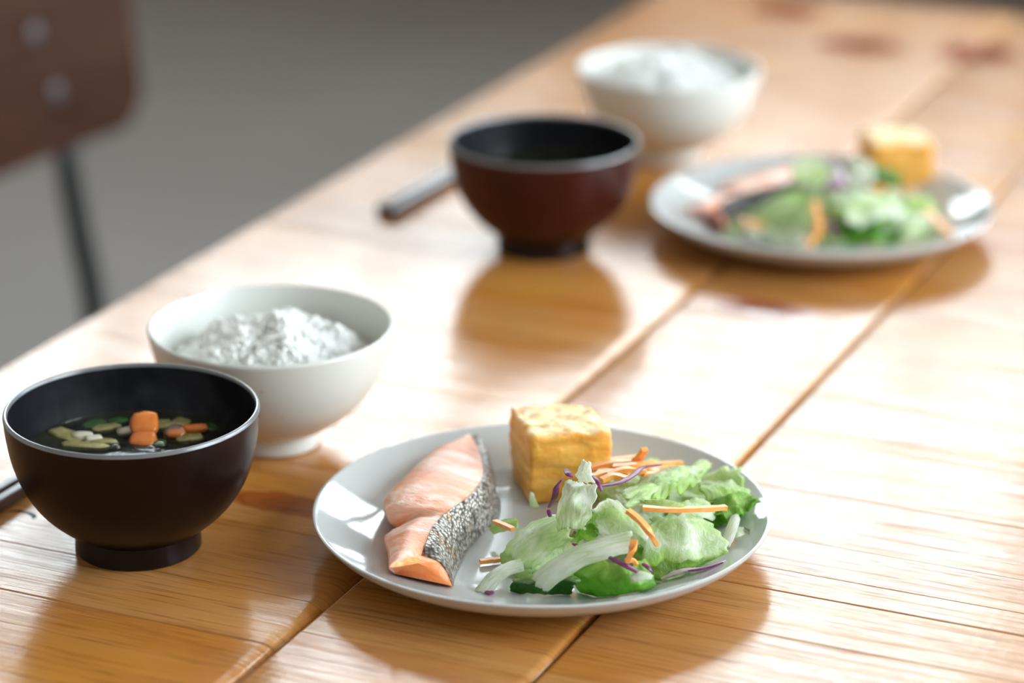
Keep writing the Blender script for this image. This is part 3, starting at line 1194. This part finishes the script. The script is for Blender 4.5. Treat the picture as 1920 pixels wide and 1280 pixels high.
def salmon():
    S = [  # L bottom, L top, ridge, skin bottom : px, py, height in mm above the plate
        ((738, 1076, 0), (730, 1058, 7.5), (790, 1042, 11), (849, 1100, 0)),
        ((733, 1050, 0), (731, 1034, 9), (797, 1020, 15), (853, 1076, 0)),
        ((727, 1012, 0), (724, 1000, 10), (808, 992, 18), (872, 1038, 0)),
        ((748, 996, 0), (748, 984, 9), (826, 970, 19), (898, 1008, 0)),
        ((734, 985, 0), (729, 966, 13), (850, 952, 20), (930, 975, 0)),
        ((727, 950, 0), (722, 930, 15), (884, 926, 20), (936, 944, 0)),
        ((757, 912, 0), (754, 893, 15), (906, 890, 18), (926, 908, 0)),
        ((812, 858, 0), (811, 841, 12), (900, 850, 14), (913, 868, 0)),
        ((858, 836, 0), (858, 824, 8), (890, 828, 9), (899, 842, 0)),
        ((880, 828, 0), (878, 819, 5), (884, 820, 5), (889, 829, 0))]
    secs = [[on_plate(px, py, h) for (px, py, h) in s] for s in S]
    fine = []
    K = 5
    for j in range(4):
        fine.append(smooth_prof([tuple(s[j]) for s in secs], K))
    m = len(fine[0])
    base = Vector((0, 0, 0))
    for f in fine[0]:
        base += Vector(f)
    base /= m
    base.z = TZ + PZ
    NT, NS = 9, 8
    vs, fs = [], []
    skin_pts = []
    for i in range(m):
        L, LT, Rg, SB = (Vector(fine[j][i]) - base for j in range(4))
        for p in (L, SB):
            rd = math.hypot(p.x + base.x - pos_plate.x, p.y + base.y - pos_plate.y)
            p.z = max(p.z, .0004 + plate_h(rd))
        ring = [L, L.lerp(LT, .5) + (L - SB).normalized() * .0012]
        for k in range(NT):
            t = k / NT
            p = LT.lerp(Rg, t)
            p.z += .0022 * math.sin(PI * t) + .0012 * noise.noise(p * 160) - .0016 * math.exp(-t * 9)
            ring.append(p)
        sk = []
        for k in range(NS + 1):
            t = k / NS
            p = Rg.lerp(SB, t)
            out = (SB - L).normalized()
            p += (out * .35 + Vector((0, 0, 1))) * (.0040 * math.sin(PI * t) * min(1, Rg.z / .012))
            p.z += .0005 * noise.noise(p * 300)
            sk.append(p)
        skin_pts.append((sk, (SB - L).normalized()))
        ring += sk
        n = len(ring)
        vs += ring
    fm = []
    for i in range(m - 1):
        for k in range(n):
            k2 = (k + 1) % n
            fs.append((i * n + k, i * n + k2, (i + 1) * n + k2, (i + 1) * n + k))
            fm.append(1 if (k <= 1 and i < 3 * K) else 0)
    # front cut face, rounded towards a dished centre
    c = sum((vs[k] for k in range(n)), Vector()) / n
    fwd = (vs[0] - vs[3 * n]).normalized()
    ci = len(vs)
    inner = []
    for k in range(n):
        inner.append(len(vs))
        vs.append(vs[k].lerp(c, .12) + fwd * .0016)
    inner2 = []
    for k in range(n):
        inner2.append(len(vs))
        vs.append(vs[k].lerp(c, .55) + fwd * (.0004 + .0012 * noise.noise(vs[k] * 300)))
    vs.append(c - fwd * .0006)
    for k in range(n):
        k2 = (k + 1) % n
        fs.append((k, k2, inner[k2], inner[k]))
        fm.append(0)
        fs.append((inner[k], inner[k2], inner2[k2], inner2[k]))
        fm.append(1)
        fs.append((inner2[k], inner2[k2], len(vs) - 1))
        fm.append(1)
    fs.append(tuple((m - 1) * n + k for k in range(n)))
    fm.append(0)
    o = empty('salmon_fillet', base)
    # recalc may reorder nothing: faces keep their order
    mesh_obj('flesh', vs, fs, None, o, angle=60, mats=[M['flesh'], M['flesh_cut']], fmat=fm)
    sv, sf = [], []
    q = NS + 1
    for i, (sk, out) in enumerate(skin_pts):
        for p in sk:
            d = (out * .6 + Vector((0, 0, .8))).normalized()
            sv.append(p + d * .0006)
        for p in sk:
            sv.append(p + (out * .6 + Vector((0, 0, .8))).normalized() * .0001)
    for i in range(m - 1):
        for k in range(q - 1):
            a, b = i * 2 * q + k, (i + 1) * 2 * q + k
            sf.append((a, a + 1, b + 1, b))
            sf.append((a + q, b + q, b + q + 1, a + q + 1))
        for k in (0, q - 1):
            a, b = i * 2 * q + k, (i + 1) * 2 * q + k
            sf.append((a, b, b + q, a + q))
    for i in (0, m - 1):
        for k in range(q - 1):
            a = i * 2 * q + k
            sf.append((a, a + q, a + q + 1, a + 1))
    s = mesh_obj('skin', sv, sf, M['skin'], o, angle=60)
    s['label'] = 'silvery grilled fish skin'
    return o


sal = salmon()
tag(sal, 'grilled pink salmon fillet with silver skin on the front plate', 'salmon', 'salmon fillets')
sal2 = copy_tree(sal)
for ch in sal2.children:  # far copy: end and skin swapped for darker tones
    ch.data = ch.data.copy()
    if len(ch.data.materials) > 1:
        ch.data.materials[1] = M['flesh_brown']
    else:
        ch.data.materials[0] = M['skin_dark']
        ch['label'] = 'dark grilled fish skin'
a0 = at(849, 826, PZ) - at(790, 1070, PZ)
t0, t1 = at(1296, 436, PZ), at(1496, 328, PZ)
sal2.scale = (.84, .84, .84)
a1 = t1 - t0
sal2.location = (t0 + t1) / 2 + Vector((0, 0, .0022))
sal2.rotation_euler = (0, 0, math.atan2(a1.y, a1.x) - math.atan2(a0.y, a0.x))
tag(sal2, 'blurred pink salmon fillet with dark skin on the plate farther back', 'salmon', 'salmon fillets')


# ------------------------------------------------------------------ omelette
def omelette():
    zt = PZ + .0345
    c0 = at(957, 763, zt)     # back left
    c1 = at(996, 818, zt)     # front left
    c2 = at(1147, 808, zt)    # front right
    c3 = at(1106, 756, zt)
    cen = (c0 + c1 + c2 + c3) / 4
    cen.z = TZ + PZ
    bm = bmesh.new()
    bmesh.ops.create_cube(bm, size=2.0)
    bmesh.ops.subdivide_edges(bm, edges=bm.edges, cuts=23, use_grid_fill=True)
    for v in bm.verts:
        x, y, z = v.co
        # round the edges
        q = Vector((x, y, z))
        e = .07
        inner = Vector([max(-1 + e, min(1 - e, k)) for k in q])
        d = q - inner
        if d.length > 1e-6:
            q = inner + d.normalized() * min(e, max(abs(d.x), abs(d.y), abs(d.z)))
        s, t, h = (q.x + 1) / 2, (q.y + 1) / 2, (q.z + 1) / 2
        p = (c1.lerp(c2, s)).lerp(c0.lerp(c3, s), t)
        p = Vector((p.x, p.y, 0)) - Vector((cen.x, cen.y, 0))
        p *= 1.0 + .03 * math.sin(PI * h)
        zz = h * .0345
        nv = Vector((x if abs(x) > .99 else 0, y if abs(y) > .99 else 0, z if abs(z) > .99 else 0))
        if nv.length > 0:
            nv.normalize()
        pn = Vector((p.x, p.y, zz))
        amp = .0012 if abs(z) < .99 else .0016
        lay = noise.noise(Vector((pn.x * 60, pn.y * 60, pn.z * 260))) if abs(z) < .99 else noise.noise(pn * 190)
        dsp = nv * (amp * lay + .0012 * noise.noise(pn * 70))
        v.co = Vector((p.x, p.y, max(zz, 0))) + Vector((dsp.x, dsp.y, dsp.z if z > -.99 else 0))
        if v.co.z < .0002:
            v.co.z = .0002
    me = bpy.data.meshes.new('rolled_omelette')
    bm.to_mesh(me)
    bm.free()
    for p in me.polygons:
        p.use_smooth = True
    me.materials.append(M['egg'])
    o = bpy.data.objects.new('rolled_omelette', me)
    COL.objects.link(o)
    o.location = cen
    return o


om = omelette()
tag(om, 'golden yellow block of rolled omelette on the front plate', 'omelette', 'omelette blocks')
om2 = om.copy()
COL.objects.link(om2)
p = at(1677, 352, PZ)
om2.location = (p.x, p.y, TZ + PZ)
om2.rotation_euler = (0, 0, -.12)
tag(om2, 'blurred yellow omelette block on the plate farther back', 'omelette', 'omelette blocks')

# ------------------------------------------------------------------ salad
WHITE = (.95, .97, .90)
PALE = (.80, .91, .58)
LIME = (.62, .82, .26)
GREEN = (.25, .55, .06)
DEEP = (.06, .22, .03)


def lerpc(a, b, t):
    return tuple(a[i] + (b[i] - a[i]) * t for i in range(3))


def leaf(corners, cols, label, bow=5.0, ruf=2.0, seed=0, freq=70, nu=26, nv=20, jag=.15, thick=.0006, name='lettuce_leaf', group='lettuce pieces on the front plate', rib=0.0, cat='lettuce'):
    """corners (px, py, mm above plate) 00, 10, 11, 01 -> curved ruffled sheet"""
    c = [at(px, py, PZ + h / 1000) for (px, py, h) in corners]
    nx, ny = nu + 1, nv + 1
    vs, cl = [], []
    nrm = (c[1] - c[0]).cross(c[3] - c[0]).normalized()
    if nrm.z < 0:
        nrm.negate()
    sd = Vector((seed * 3.1, seed * 1.7, seed * .9))
    for j in range(ny):
        t = j / nv
        for i in range(nx):
            s = i / nu
            # ragged outline: pull the border in and out
            ja = jag * noise.noise(Vector((t * 5, seed, 0))) * (1 - s) * (1 if s < .5 else 0)
            jb = jag * noise.noise(Vector((t * 5, seed, 7))) * s * (1 if s >= .5 else 0)
            jc = jag * (noise.noise(Vector((s * 6, seed, 3))) + .6 * noise.noise(Vector((s * 17, seed, 5))))
            rs = .13 * (1 - (2 * t - 1) ** 2) - .10
            ss = .5 + (s - .5) * (1 + rs) + ja + jb
            rt = .13 * (1 - (2 * s - 1) ** 2) - .10
            tt = .5 + (t - .5) * (1 + rt + jc * 1.6)
            p = c[0].lerp(c[1], ss).lerp(c[3].lerp(c[2], ss), tt)
            e = max(abs(2 * s - 1), abs(2 * t - 1))
            b_ = bow / 1000 * (math.sin(PI * s) * .6 + math.sin(PI * t) * .6 - .5)
            w = noise.noise(p * freq + sd) * ruf / 1000 * (.5 + e)
            w += noise.noise(p * freq * 2.6 + sd) * ruf / 1000 * .35
            w += (.5 - abs(noise.noise(p * freq * .8 - sd)) * 2.2) * ruf / 1000 * .9
            if rib:
                w += rib / 1000 * math.exp(-((s - .5) / .07) ** 2)
            p = p + nrm * (b_ + w)
            lo = TZ + PZ + .0008
            dx = math.hypot(p.x - PC.x, p.y - PC.y)
            if dx > .062:
                lo += (dx - .062) ** 1.5 * 1.9
            if p.z < lo:
                p.z = lo + (lo - p.z) * .08
            vs.append(p)
            g = min(1, max(0, t + .22 * noise.noise(Vector((s * 4, t * 4, seed)))))
            k = g * (len(cols) - 1)
            q = min(int(k), len(cols) - 2)
            cc = lerpc(cols[q], cols[q + 1], k - q)
            if rib:
                cc = lerpc(cc, WHITE, .7 * math.exp(-((s - .5) / .1) ** 2))
            cl.append(cc)
    fs = []
    for j in range(nv):
        for i in range(nu):
            a = j * nx + i
            fs.append((a, a + 1, a + nx + 1, a + nx))
    o = mesh_obj(name, vs, fs, M['leaf'], None, colors=cl)
    uvl = o.data.uv_layers.new(name='UVMap')
    for lp in o.data.loops:
        q = lp.vertex_index
        uvl.data[lp.index].uv = ((q % nx) / nu + seed * .37, (q // nx) / nv + seed * .71)
    recentre(o)
    md = o.modifiers.new('solid', 'SOLIDIFY')
    md.thickness = thick
    md.offset = 0
    tag(o, label, cat, group)
    return o


def shred(pts, r, mat, name, label, cat, group, flat=1.0, seg=8, taper=True):
    P = [tuple(at(px, py, PZ + h / 1000)) for (px, py, h) in pts]
    P = smooth_prof(P, 6)
    n = len(P)
    radii = [r / 1000 * (1 if not taper else (.62 + .38 * math.sin(PI * min(1, max(0, (i + .6) / n))))) * (1 + .12 * noise.noise(Vector((i * .4, pts[0][0], 0)))) for i in range(n)]
    for i, q in enumerate(P):
        if q[2] < TZ + PZ + radii[i]:
            P[i] = (q[0], q[1], TZ + PZ + radii[i] + .0002)
    o = tube(name, P, r / 1000, M[mat], None, seg=seg, flat=flat, radii=radii)
    recentre(o)
    tag(o, label, cat, group)
    return o


PC = Vector((pos_plate.x, pos_plate.y, 0))
G1 = 'lettuce pieces on the front plate'
# under layer
leaf([(940, 1040, 2), (1090, 985, 4), (1120, 1075, 3), (985, 1100, 1)], [LIME, PALE, LIME], 'pale green lettuce piece under the left side of the front salad', 4, 2, 1)
leaf([(1090, 960, 6), (1230, 930, 8), (1260, 1020, 6), (1110, 1050, 4)], [PALE, WHITE, PALE], 'white lettuce piece buried in the middle of the front salad', 6, 3, 2)
leaf([(1180, 1000, 3), (1350, 985, 4), (1330, 1065, 2), (1200, 1090, 2)], [PALE, LIME, LIME], 'lime lettuce piece under the right side of the front salad', 4, 2, 3)
leaf([(1110, 900, 6), (1230, 880, 6), (1250, 950, 8), (1130, 960, 10)], [PALE, LIME], 'lime lettuce piece under the back of the front salad', 4, 2, 4)
leaf([(1230, 900, 4), (1400, 915, 6), (1380, 990, 3), (1240, 990, 6)], [PALE, LIME, GREEN], 'green lettuce piece under the back right of the front salad', 4, 3, 5)
# seen pieces
leaf([(1036, 950, 22), (1077, 1000, 20), (992, 1072, 5), (938, 1026, 9)], [PALE, PALE, WHITE, PALE], 'broad pale green lettuce piece at the left of the front salad', 7, 1.6, 6, 50, rib=1.2)
leaf([(1056, 897, 38), (1124, 902, 40), (1096, 990, 26), (1040, 996, 22)], [WHITE, WHITE, PALE], 'crinkled white lettuce piece standing in front of the omelette', 5, 3, 7, 110)
leaf([(1088, 862, 48), (1100, 866, 48), (1117, 905, 38), (1078, 903, 38)], [WHITE, WHITE], 'white pointed lettuce tip sticking up before the omelette', 3, 1.2, 8, 90, 10, 10)
leaf([(1108, 945, 36), (1175, 950, 36), (1222, 1005, 24), (1122, 998, 22)], [WHITE, PALE, WHITE], 'folded whitish lettuce piece in the centre of the front salad', 7, 3, 9, 80)
leaf([(1115, 955, 31), (1150, 950, 31), (1140, 1000, 22), (1105, 990, 22)], [PALE, LIME, PALE], 'curled lime lettuce piece beside the crinkled white one', 5, 2, 10, 80, 12, 12)
leaf([(1182, 986, 30), (1180, 1024, 24), (1012, 1104, 8), (998, 1066, 10)], [WHITE, WHITE, WHITE], 'thick white lettuce rib lying across the front of the salad', 9, 1.0, 11, 50, thick=.0022, jag=.05)
leaf([(1215, 962, 24), (1330, 966, 20), (1372, 1046, 8), (1200, 1058, 10)], [PALE, PALE, WHITE, LIME], 'broad pale lettuce sheet at the right of the front salad', 6, 2.2, 12, 60, rib=.8)
leaf([(1165, 905, 30), (1332, 858, 20), (1326, 888, 20), (1178, 950, 28)], [WHITE, PALE, PALE], 'long pale lettuce piece pointing to the back right of the front plate', 6, 2, 13, 70)
leaf([(1228, 890, 26), (1330, 880, 20), (1300, 912, 20), (1225, 938, 26)], [WHITE, PALE, LIME], 'crumpled pale lettuce piece right of the carrot pile', 4, 3, 14, 110)
leaf([(1305, 898, 16), (1388, 908, 14), (1415, 934, 14), (1322, 938, 18)], [WHITE, PALE, LIME], 'pale lettuce piece near the right rim of the front plate', 4, 2, 15, 80)
leaf([(1328, 940, 17), (1398, 922, 18), (1427, 937, 19), (1362, 984, 12)], [GREEN, LIME, GREEN], 'dark green frilly lettuce piece at the right rim of the front plate', 4, 3.4, 16, 120, jag=.2)
leaf([(1345, 935, 12), (1380, 930, 12), (1400, 975, 8), (1350, 990, 7)], [DEEP, GREEN, GREEN], 'deep green lettuce piece below the frilly one at the right rim', 3, 2, 17, 100, 12, 12)
leaf([(1092, 1050, 19), (1216, 1058, 17), (1236, 1118, 1), (1076, 1121, 1)], [LIME, GREEN, GREEN, DEEP], 'bright green cupped lettuce piece nearest the front rim', 13, 2.4, 18, 70)
leaf([(962, 1085, 6), (1080, 1066, 12), (1074, 1116, 1), (955, 1112, 1)], [LIME, DEEP, DEEP], 'dark green lettuce piece at the lower left of the front salad', 3, 2.6, 19, 100)
leaf([(966, 1040, 9), (984, 1062, 8), (914, 1114, 1), (884, 1106, 1)], [WHITE, WHITE], 'translucent white lettuce strip at the left front of the salad', 5, 1, 20, 60, 12, 16, thick=.0014, jag=.05)
leaf([(1098, 985, 26), (1124, 985, 26), (1116, 1014, 18), (1072, 1014, 17)], [GREEN, LIME], 'small bright green lettuce piece in the centre of the front salad', 3, 2.5, 21, 120, 12, 12)
leaf([(1206, 934, 32), (1282, 944, 30), (1274, 962, 28), (1215, 950, 30)], [LIME, PALE], 'yellow green lettuce curl over the long carrot stick', 4, 1.0, 22, 60, 12, 8, thick=.0012)
leaf([(992, 922, 18), (998, 924, 18), (1010, 950, 12), (992, 950, 12)], [WHITE, PALE], 'thin white lettuce spike left of the crinkled piece', 1, 1, 23, 100, 8, 8)
leaf([(918, 985, 7), (968, 968, 12), (975, 990, 10), (925, 1002, 4)], [LIME, PALE], 'small yellow green lettuce scrap next to the salmon', 2, 2, 24, 100, 12, 8)
leaf([(938, 1028, 6), (965, 1030, 8), (968, 1056, 3), (932, 1055, 1)], [LIME, PALE], 'small lime lettuce scrap below the broad left piece', 2, 2, 25, 100, 10, 8)
leaf([(1372, 966, 15), (1388, 970, 14), (1368, 1030, 8), (1352, 1024, 8)], [WHITE, WHITE], 'narrow white lettuce strip at the right of the front salad', 2, .6, 26, 60, 8, 14, thick=.0014, jag=.04)
leaf([(1250, 1075, 4), (1305, 1068, 6), (1298, 1098, 1), (1238, 1104, 1)], [WHITE, PALE], 'pale lettuce scrap right of the cupped green piece', 3, 1.4, 27, 80, 12, 8)
leaf([(1270, 1050, 9), (1340, 1048, 8), (1330, 1075, 2), (1262, 1085, 2)], [LIME, GREEN], 'lime lettuce scrap under the purple strand at right', 3, 1.4, 28, 80, 12, 8)
leaf([(1180, 1075, 17), (1215, 1070, 17), (1225, 1085, 15), (1185, 1090, 15)], [WHITE, WHITE], 'small white lettuce chip on the cupped green piece', 2, 1.5, 29, 120, 8, 8)
leaf([(1250, 945, 22), (1330, 935, 18), (1345, 972, 14), (1262, 972, 18)], [PALE, WHITE], 'pale lettuce piece under the right end of the carrot stick', 3, 2, 30, 90)
leaf([(1198, 868, 14), (1235, 858, 12), (1240, 885, 14), (1200, 890, 16)], [PALE, WHITE], 'small pale lettuce scrap behind the carrot pile', 3, 2, 31, 90, 10, 8)
# cucumber slice
cuc = empty('cucumber_slice', at(1385, 1024, PZ + .006))
tag(cuc, 'thin cucumber slice with dark skin at the right rim of the front plate', 'cucumber')
pa, pb = at(1364, 1034, PZ + .003) - cuc.location, at(1406, 1002, PZ + .0095) - cuc.location
ax = pb - pa
outv = Vector((ax.y, -ax.x, 0)).normalized()
vs, fs = [], []
for i in range(13):
    t = i / 12
    p = pa.lerp(pb, t)
    d = outv * (.004 * math.sin(PI * t))
    for q in (p - outv * .010 * math.sin(PI * t) ** .6 + Vector((0, 0, .0025)), p + d + Vector((0, 0, .0004)), p + d + Vector((0, 0, -.0012)), p - outv * .010 * math.sin(PI * t) ** .6 + Vector((0, 0, .0009))):
        vs.append(q)
for i in range(12):
    for k in range(4):
        fs.append((i * 4 + k, i * 4 + (k + 1) % 4, (i + 1) * 4 + (k + 1) % 4, (i + 1) * 4 + k))
mesh_obj('cucumber_flesh', vs, fs, M['cucumber_flesh'], cuc)
tube('cucumber_peel', [pa.lerp(pb, i / 12) + outv * (.0042 * math.sin(PI * i / 12)) for i in range(13)], .0011, M['cucumber_skin'], cuc, seg=8)

G2 = 'carrot shreds on the front plate'
CAR = dict(mat='carrot', name='carrot_shred', cat='carrot', group=G2)


def carrot(pts, r, label, group=G2):
    return shred(pts, r, 'carrot', 'carrot_shred', label, 'carrot', group, flat=.7, seg=4, taper=False)


carrot([(1205, 952, 31), (1255, 955, 30), (1310, 954, 28), (1361, 951, 26)], 2.0, 'long straight carrot stick lying across the right of the front salad')
carrot([(1177, 957, 38), (1200, 976, 35), (1218, 998, 31), (1231, 1021, 25)], 2.0, 'bent carrot shred running down the centre of the front salad')
carrot([(1189, 1012, 30), (1186, 1028, 27), (1176, 1052, 21)], 2.1, 'short carrot shred above the cupped green leaf')
carrot([(1172, 1052, 20), (1186, 1050, 20), (1194, 1058, 18)], 1.6, 'stubby carrot piece at the top of the cupped green leaf')
carrot([(927, 977, 12), (944, 984, 13), (962, 992, 14)], 1.7, 'short carrot shred beside the salmon skin')
carrot([(900, 1054, 1.6), (918, 1051, 1.8), (938, 1048, 2)], 1.8, 'pale carrot shred on the plate left of the salad')
carrot([(1360, 1015, 8), (1376, 1013, 8)], 1.6, 'small carrot bit beside the cucumber slice')
pile = [((1108, 878, 24), (1150, 868, 26), (1190, 866, 26), 'front-left shred of the carrot pile behind the salad'),
        ((1112, 893, 28), (1150, 884, 29), (1180, 890, 29), 'lowest shred of the carrot pile behind the salad'),
        ((1120, 886, 27), (1165, 886, 28), (1215, 872, 25), 'middle shred crossing the carrot pile'),
        ((1135, 872, 22), (1180, 880, 26), (1235, 884, 27), 'shred slanting down through the carrot pile'),
        ((1140, 890, 29), (1172, 880, 31), (1210, 884, 29), 'top shred of the carrot pile'),
        ((1160, 872, 22), (1210, 872, 23), (1278, 868, 18), 'long shred reaching right from the carrot pile'),
        ((1100, 885, 22), (1135, 882, 25), (1160, 896, 27), 'shred touching the omelette side of the carrot pile'),
        ((1180, 886, 28), (1230, 880, 26), (1268, 876, 22), 'shred under the purple strand of the carrot pile'),
        ((1125, 866, 16), (1160, 862, 18), (1196, 858, 19), 'rearmost shred of the carrot pile near the omelette'),
        ((1150, 876, 30), (1190, 872, 31), (1225, 868, 27), 'light shred lying on top of the carrot pile'),
        ((1128, 900, 30), (1150, 892, 31), (1176, 898, 30), 'front shred of the carrot pile over the lettuce'),
        ((1205, 890, 28), (1235, 888, 27), (1262, 884, 24), 'short shred at the right front of the carrot pile'),
        ((1165, 866, 20), (1195, 870, 24), (1222, 880, 26), 'shred crossing behind the upright one in the carrot pile'),
        ((1186, 868, 24), (1200, 856, 32), (1209, 842, 38), 'carrot shred sticking up from the carrot pile')]
for a, b, c, lab in pile:
    carrot([a, b, c], 2.2, lab)

G3 = 'purple cabbage strands on the front plate'


def purple(pts, r, label, mat='cabbage', group=G3, flat=.5):
    return shred(pts, r * (.85 if r < 2 else 1), mat, 'cabbage_strand', label, 'cabbage', group, flat=flat, seg=8)


purple([(1030, 950, 24), (1040, 930, 32), (1044, 912, 38), (1054, 898, 42)], 1.8, 'purple cabbage strand along the left side of the crinkled lettuce')
purple([(1061, 880, 42), (1066, 888, 43), (1074, 893, 42)], 1.9, 'short purple cabbage piece beside the white lettuce tip')
purple([(1126, 911, 38), (1160, 905, 37), (1188, 890, 36), (1205, 876, 35), (1238, 871, 30)], 1.6, 'curved purple cabbage strand over the carrot pile')
purple([(1112, 892, 42), (1120, 902, 42), (1128, 920, 39)], 1.2, 'thin purple cabbage strand right of the crinkled lettuce')
purple([(1142, 1044, 22), (1165, 1056, 20), (1195, 1072, 18)], 1.9, 'purple cabbage piece on the cupped green leaf')
purple([(1205, 1056, 17), (1216, 1064, 16), (1222, 1072, 14)], 1.6, 'dark purple scrap at the right of the cupped green leaf')
purple([(1240, 1085, 4), (1275, 1070, 8), (1320, 1066, 8), (1362, 1052, 10)], 1.8, 'pale purple cabbage strand along the right front rim', 'cabbage_pale')
purple([(1290, 1070, 9), (1325, 1064, 9.5), (1355, 1054, 10.5)], 1.0, 'thin purple edge strand on the pale strand at right front')
purple([(911, 1109, 2.2), (918, 1111, 2.2), (924, 1109, 2.2)], 1.8, 'tiny bright purple cabbage scrap on the plate by the salad')
purple([(1028, 956, 26), (1032, 968, 24)], 1.3, 'dark purple fleck on the broad left lettuce piece')
purple([(1074, 1018, 20), (1084, 1024, 19)], 1.4, 'dark purple fleck at the edge of the white rib')

# ------------------------------------------------------------------ salad on the plate farther back
PC = Vector((pos_plate2.x, pos_plate2.y, 0))
H1 = 'lettuce pieces on the far plate'
far_leaves = [
    ([(1520, 395, 12), (1600, 395, 12), (1600, 458, 2), (1520, 460, 2)], [PALE, LIME, PALE], 'blurred pale lettuce piece under the front carrot strips of the far plate'),
    ([(1480, 300, 40), (1545, 290, 42), (1560, 335, 24), (1490, 345, 22)], [WHITE, PALE], 'blurred white lettuce piece standing highest on the far plate'),
    ([(1495, 340, 18), (1600, 330, 22), (1620, 400, 18), (1500, 410, 14)], [WHITE, PALE], 'blurred pale lettuce piece behind the purple cabbage on the far plate'),
    ([(1430, 370, 20), (1530, 362, 24), (1540, 420, 12), (1400, 425, 8)], [LIME, PALE, PALE], 'blurred lime lettuce piece at the left of the far salad'),
    ([(1360, 410, 8), (1440, 402, 12), (1450, 456, 2), (1350, 444, 3)], [LIME, WHITE], 'blurred small pale lettuce piece leftmost on the far plate'),
    ([(1430, 415, 10), (1530, 405, 14), (1528, 463, 2), (1445, 460, 2)], [PALE, WHITE], 'blurred whitish lettuce piece front left on the far plate'),
    ([(1560, 370, 26), (1680, 345, 24), (1700, 400, 14), (1590, 420, 18)], [WHITE, PALE, WHITE], 'blurred broad white lettuce piece in the middle of the far plate'),
    ([(1570, 398, 16), (1690, 405, 14), (1690, 457, 2), (1572, 459, 2)], [LIME, DEEP, GREEN], 'blurred dark green lettuce piece front centre on the far plate'),
    ([(1660, 400, 15), (1760, 400, 10), (1745, 445, 3), (1670, 450, 3)], [WHITE, PALE], 'blurred pale lettuce piece front right on the far plate'),
    ([(1620, 310, 30), (1690, 320, 26), (1690, 350, 22), (1630, 345, 24)], [GREEN, DEEP], 'blurred green lettuce bit before the far omelette'),
    ([(1590, 300, 34), (1630, 300, 34), (1640, 345, 26), (1600, 350, 26)], [WHITE, WHITE], 'blurred white lettuce strip left of the far omelette'),
    ([(1700, 360, 16), (1760, 375, 8), (1750, 410, 6), (1690, 400, 12)], [PALE, LIME], 'blurred pale lettuce bit right of the far omelette'),
]
for i, (c, cols, lab) in enumerate(far_leaves):
    leaf(c, cols, lab, 4, 3, 60 + i, 90, 14, 12, group=H1)
H2 = 'carrot shreds on the far plate'
for pts, r, lab in (([(1528, 380, 24), (1534, 410, 19), (1538, 440, 10)], 3.0, 'blurred carrot strip at the centre front of the far plate'),
                    ([(1512, 462, 6), (1530, 440, 12), (1538, 420, 16)], 2.6, 'blurred pale carrot strip leaning at the front of the far plate'),
                    ([(1390, 415, 10), (1410, 420, 10), (1430, 422, 9)], 3.0, 'blurred red carrot piece at the left front of the far salad'),
                    ([(1708, 360, 14), (1724, 378, 12)], 3.0, 'blurred carrot piece below the far omelette'),
                    ([(1735, 395, 10), (1760, 420, 8), (1782, 438, 7)], 3.2, 'blurred carrot strip nearest the right rim of the far plate')):
    carrot(pts, r, lab, H2)
H3 = 'purple cabbage on the far plate'
for pts, r, mat, lab in (([(1550, 345, 30), (1570, 335, 32), (1585, 345, 30)], 3.2, 'cabbage_pale', 'blurred pale purple cabbage piece topmost on the far plate'),
                         ([(1545, 355, 28), (1560, 350, 29), (1590, 352, 28)], 2.8, 'cabbage', 'blurred bright purple cabbage strand below the topmost one'),
                         ([(1565, 310, 34), (1575, 325, 33), (1580, 340, 31)], 2.2, 'cabbage_pale', 'blurred lilac cabbage strand beside the highest lettuce piece'),
                         ([(1555, 410, 18), (1560, 430, 12), (1562, 450, 5)], 2.6, 'cabbage', 'blurred purple cabbage strand right of the front carrot strip'),
                         ([(1480, 345, 20), (1500, 348, 20), (1515, 346, 20)], 2.4, 'cabbage', 'blurred dark purple cabbage strand beside the far salmon')):
    purple(pts, r, lab, mat, H3, .7)


# ------------------------------------------------------------------ chopsticks
def chopstick(p0, p1, label, group, w0=.0036, w1=.0014):
    d = (p1 - p0)
    L = d.length
    o = empty('chopstick', p0, math.atan2(d.y, d.x))
    vs, fs = [], []
    secs = [(0, .86), (.0012, 1), (L * .6, None), (L - .004, None), (L, .7)]
    rings = []
    for (x, s) in secs:
        w = w0 + (w1 - w0) * x / L
        if s:
            w *= s
        c = w * .75
        ring = [(x, -w, -c), (x, -c, -w), (x, c, -w), (x, w, -c), (x, w, c), (x, c, w), (x, -c, w), (x, -w, c)]
        vs += [(a, b, cc + w0) for a, b, cc in ring]
    n = 8
    for i in range(len(secs) - 1):
        for k in range(n):
            k2 = (k + 1) % n
            fs.append((i * n + k, i * n + k2, (i + 1) * n + k2, (i + 1) * n + k))
    fs.append(tuple(range(n)))
    fs.append(tuple((len(secs) - 1) * n + k for k in range(n)))
    mesh_obj('stick', vs, fs, M['chopstick'], o, angle=30)
    tag(o, label, 'chopstick', group)
    return o


def chop_pair(px, py, side, labs, group, back=0.0):
    p0 = at(px, py, .004)
    p0.z = TZ + .0003
    ax = (D1 + D2 * .02).normalized()
    p0 = p0 - ax * back
    for k in (0, 1):
        q = p0 + D2 * (-.0092 * k) + ax * (.003 * k)
        chopstick(q, q + (ax + D2 * (.012 * k)).normalized() * .225, labs[k], group)


chop_pair(735, 400, 1, ('dark lacquered chopstick on the near side, left of the far soup bowl', 'dark lacquered chopstick on the outer side, left of the far soup bowl'), 'chopsticks by the far soup bowl')
chop_pair(10, 935, 1, ('dark chopstick nearer the viewer, half hidden by the front soup bowl', 'dark chopstick nearer the table edge, half hidden by the front soup bowl'), 'chopsticks by the front soup bowl', back=.10)
